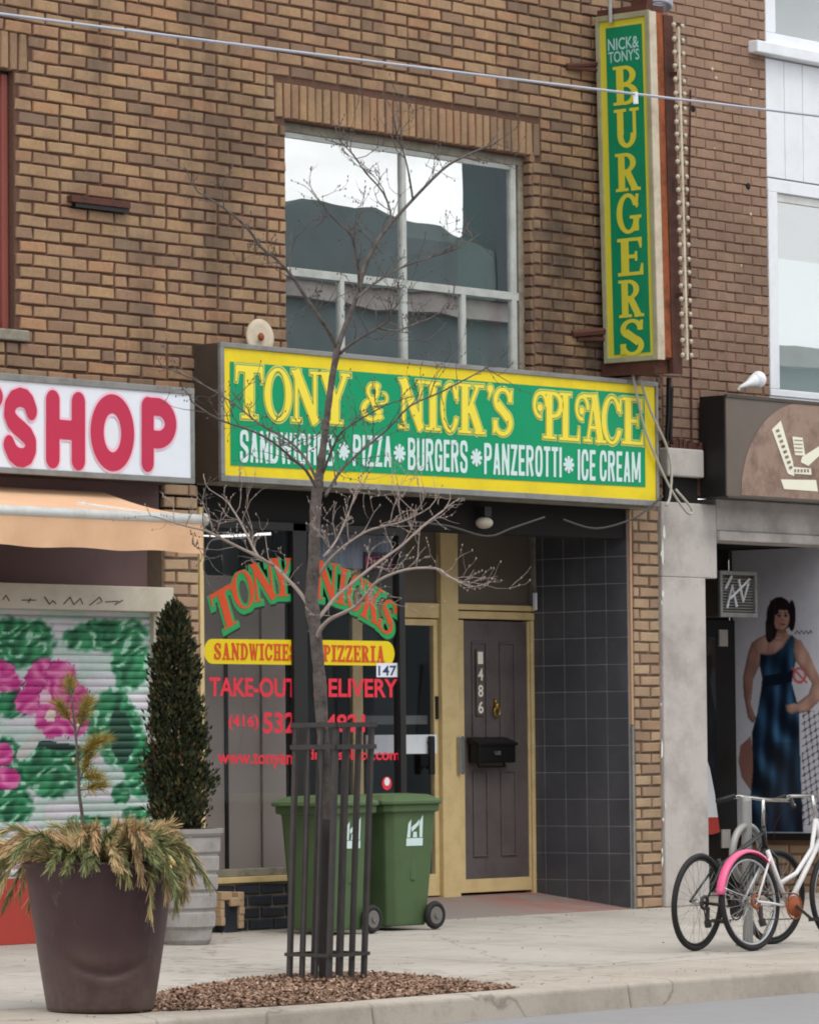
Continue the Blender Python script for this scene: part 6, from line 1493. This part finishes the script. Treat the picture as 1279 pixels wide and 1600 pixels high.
    if spec.get('fender'):
        for x in ((0, wb) if spec['fender'] == 2 else (0,)):
            k = MB(); n = 26; Rf = R+.022
            for i in range(n+1):
                a = math.radians(170)-math.radians(125)*i/n; 
                for y_, dz in ((-.034, -.022), (-.022, -.004), (0, 0), (.022, -.004), (.034, -.022)): k.v.append((x+(Rf+dz)*math.cos(a), y_, R+(Rf+dz)*math.sin(a)))
            for i in range(n):
                for j in range(4): k.f.append((i*5+j, i*5+j+1, i*5+6+j, i*5+5+j)); k.mi.append(0)
            o = lb(k, 'fender', 'pink'); sm = o.modifiers.new('thickness', 'SOLIDIFY'); sm.thickness = .003
            k = MB(); 
            for s in (-1, 1): k.tube([(x, s*.06, R), (x-.27*1.25*.95, s*.035, R+.10)], .004, 5)
            lb(k, 'fender_stay', 'chrome')
    if spec.get('saddle'):
        sz = spec['saddle']; k = MB(); k.tube([seat, (.205, 0, sz-.03)], .013, 8); lb(k, 'seat_post', 'chrome')
        k = MB(); k.sph((.14, 0, sz), .11, .085, .035, 14, 8); k.sph((.28, 0, sz), .13, .032, .026, 14, 8); lb(k, 'saddle', 'tyre')
    if spec.get('stand'):
        k = MB(); k.tube([(.30, .03, .26), (.25, .14, .0)], .009, 6); lb(k, 'kickstand', 'chrome')
    if spec.get('basket'):
        pass
    return t
b1 = onG(1086, 1486)
bike('bicycle', 'black bicycle without a saddle, leftmost at the kerb side', Vector((b1.x, b1.y, gz(b1.y))), math.radians(6), math.radians(4), .325, 1.02,
     dict(rim='bikeblack', frame='bikeblack', gear='iron', seat=.60, head=.80, bar=.99, crank=2.4, tyre=.019, steer=.15))
b2_ = onG(1176, 1486)
bike('bicycle', 'white step-through bicycle with pink fenders, right of the black one', Vector((b2_.x, b2_.y, gz(b2_.y))), math.radians(0), math.radians(-4), .325, 1.02,
     dict(rim='silver', frame='bikewhite', gear='rust', seat=.66, head=.86, bar=1.02, fender=1, stand=1, step=1, crank=-.6, tyre=.019))
# ring post
pp = onG(1168, 1478); rp = thing('bike_post', 'grey steel bicycle post with cast ring behind the bicycles', 'bike post', pp)
k = MB(); k.tube([pp, pp+Vector((0, 0, .98)), pp+Vector((0, 0, 1.0)), pp+Vector((0, 0, 1.012))], [.036, .036, .03, .012], 16); k.tube([pp, pp+Vector((0, 0, .012))], .085, 20); k.build('post', 'galv', rp, smooth=False)
k = MB(); k.torus(pp+Vector((.0, 0, .62)), (-.1, 1, 0), .19, .026, 40, 10); k.build('ring', 'galv', rp, smooth=True)

# ------------------------------------------------------------------ overhead wires
def wire(u0_, v0_, u1_, v1_, Y_, sag, r, name, mt, label):
    a, b_ = onY(u0_, v0_, Y_), onY(u1_, v1_, Y_); d = b_-a; a = a-d*1.5; b_ = b_+d*1.5; k = MB()
    k.tube([a.lerp(b_, i/40)+Vector((0, 0, -sag*(1-(2*i/40-1)**2)+sag*(1-(.25)**2)*.95)) for i in range(41)], r, 6); return tag(k.build(name, mt, None, smooth=True), label, 'wire')
wire(0, 20, 1279, 180, -7.5, .10, .0068, 'overhead_wire', 'cable', 'pale overhead wire crossing the top of the view above the street')
c_ = onY(992, 153, -7.5); k = MB(); k.tube([c_+Vector((0, 0, .03)), c_+Vector((.004, 0, -.03))], .013, 8); tag(k.build('wire_clip', 'white', None), 'small white clip on the overhead wire in front of the burgers sign', 'clip')

# ------------------------------------------------------------------ across the street (buildings added only for the window reflections)
M['farwall'] = mat('far_wall', srgb(150, 150, 146), .9, .2, .4, space='World'); M['farwall2'] = mat('far_wall_dark', srgb(112, 124, 126), .9, .45, .7, space='World')
def block(x0, x1, z1, mt, lab, y0=-34, y1=-26.5):
    t = thing('street_building', lab, 'building', ((x0+x1)/2, y1, 0)); B('wall', mt, t, (x0, x1, y0, y1, -.25, z1))
    for i in range(int((x1-x0)/2.2)):
        for j in range(int(z1/3.2)):
            xx_ = x0+.6+i*2.2; B('window', 'farwin', t, (xx_, xx_+1.1, y1-.05, y1+.03, 1+j*3.1, 2.7+j*3.1))
    B('cornice', 'stucco', t, (x0-.1, x1+.1, y1, y1+.2, z1-.3, z1+.05))
block(-40, 2, 8.8, 'farwall', 'grey walled building added across the street for reflections, nearest to the left')
block(2.2, 21.8, 8.9, 'farwall2', 'dark building added across the street for reflections, opposite the shop')
block(22, 36, 8.9, 'farwall2', 'wide slate coloured building with a barrel roof added across the street for reflections')
block(36.2, 56, 8.6, 'farwall2', 'low dark building added across the street for reflections, further right')
block(56.2, 80, 9.0, 'farwall', 'grey building added across the street for reflections, at the far right')
k = MB(); n = 24
P_ = [(36-14*i/n, 8.9+1.3*math.sin(PI*i/n)**.7+.05*math.sin(i*2.1)) for i in range(n+1)]  # roof curve shaped to give the skyline reflected in the upstairs window
for a_ in range(n):
    (xa_, za_), (xb_, zb2) = P_[a_], P_[a_+1]; k.add([(xa_, -26.2, za_), (xb_, -26.2, zb2), (xb_, -34, zb2), (xa_, -34, za_)], [(0, 1, 2, 3)])
k.add([(x_, -26.2, z_) for x_, z_ in P_], [tuple(range(n+1))])
k2 = MB(); k2.box(33.35, 36, -26.9, -26.15, 8.9, 12.6)  # unseen block added to darken the reflection in the right upstairs pane
k2.build('reflection_blocker', 'farwin', [o for o in bpy.data.objects if o.get('label', '').startswith('wide slate')][0])
rf = k.build('barrel_roof', 'farwall2', [o for o in bpy.data.objects if o.get('label', '').startswith('wide slate')][0])
print('objects', len(bpy.data.objects), 'tris', sum(len(me.polygons)*2 for me in bpy.data.meshes))
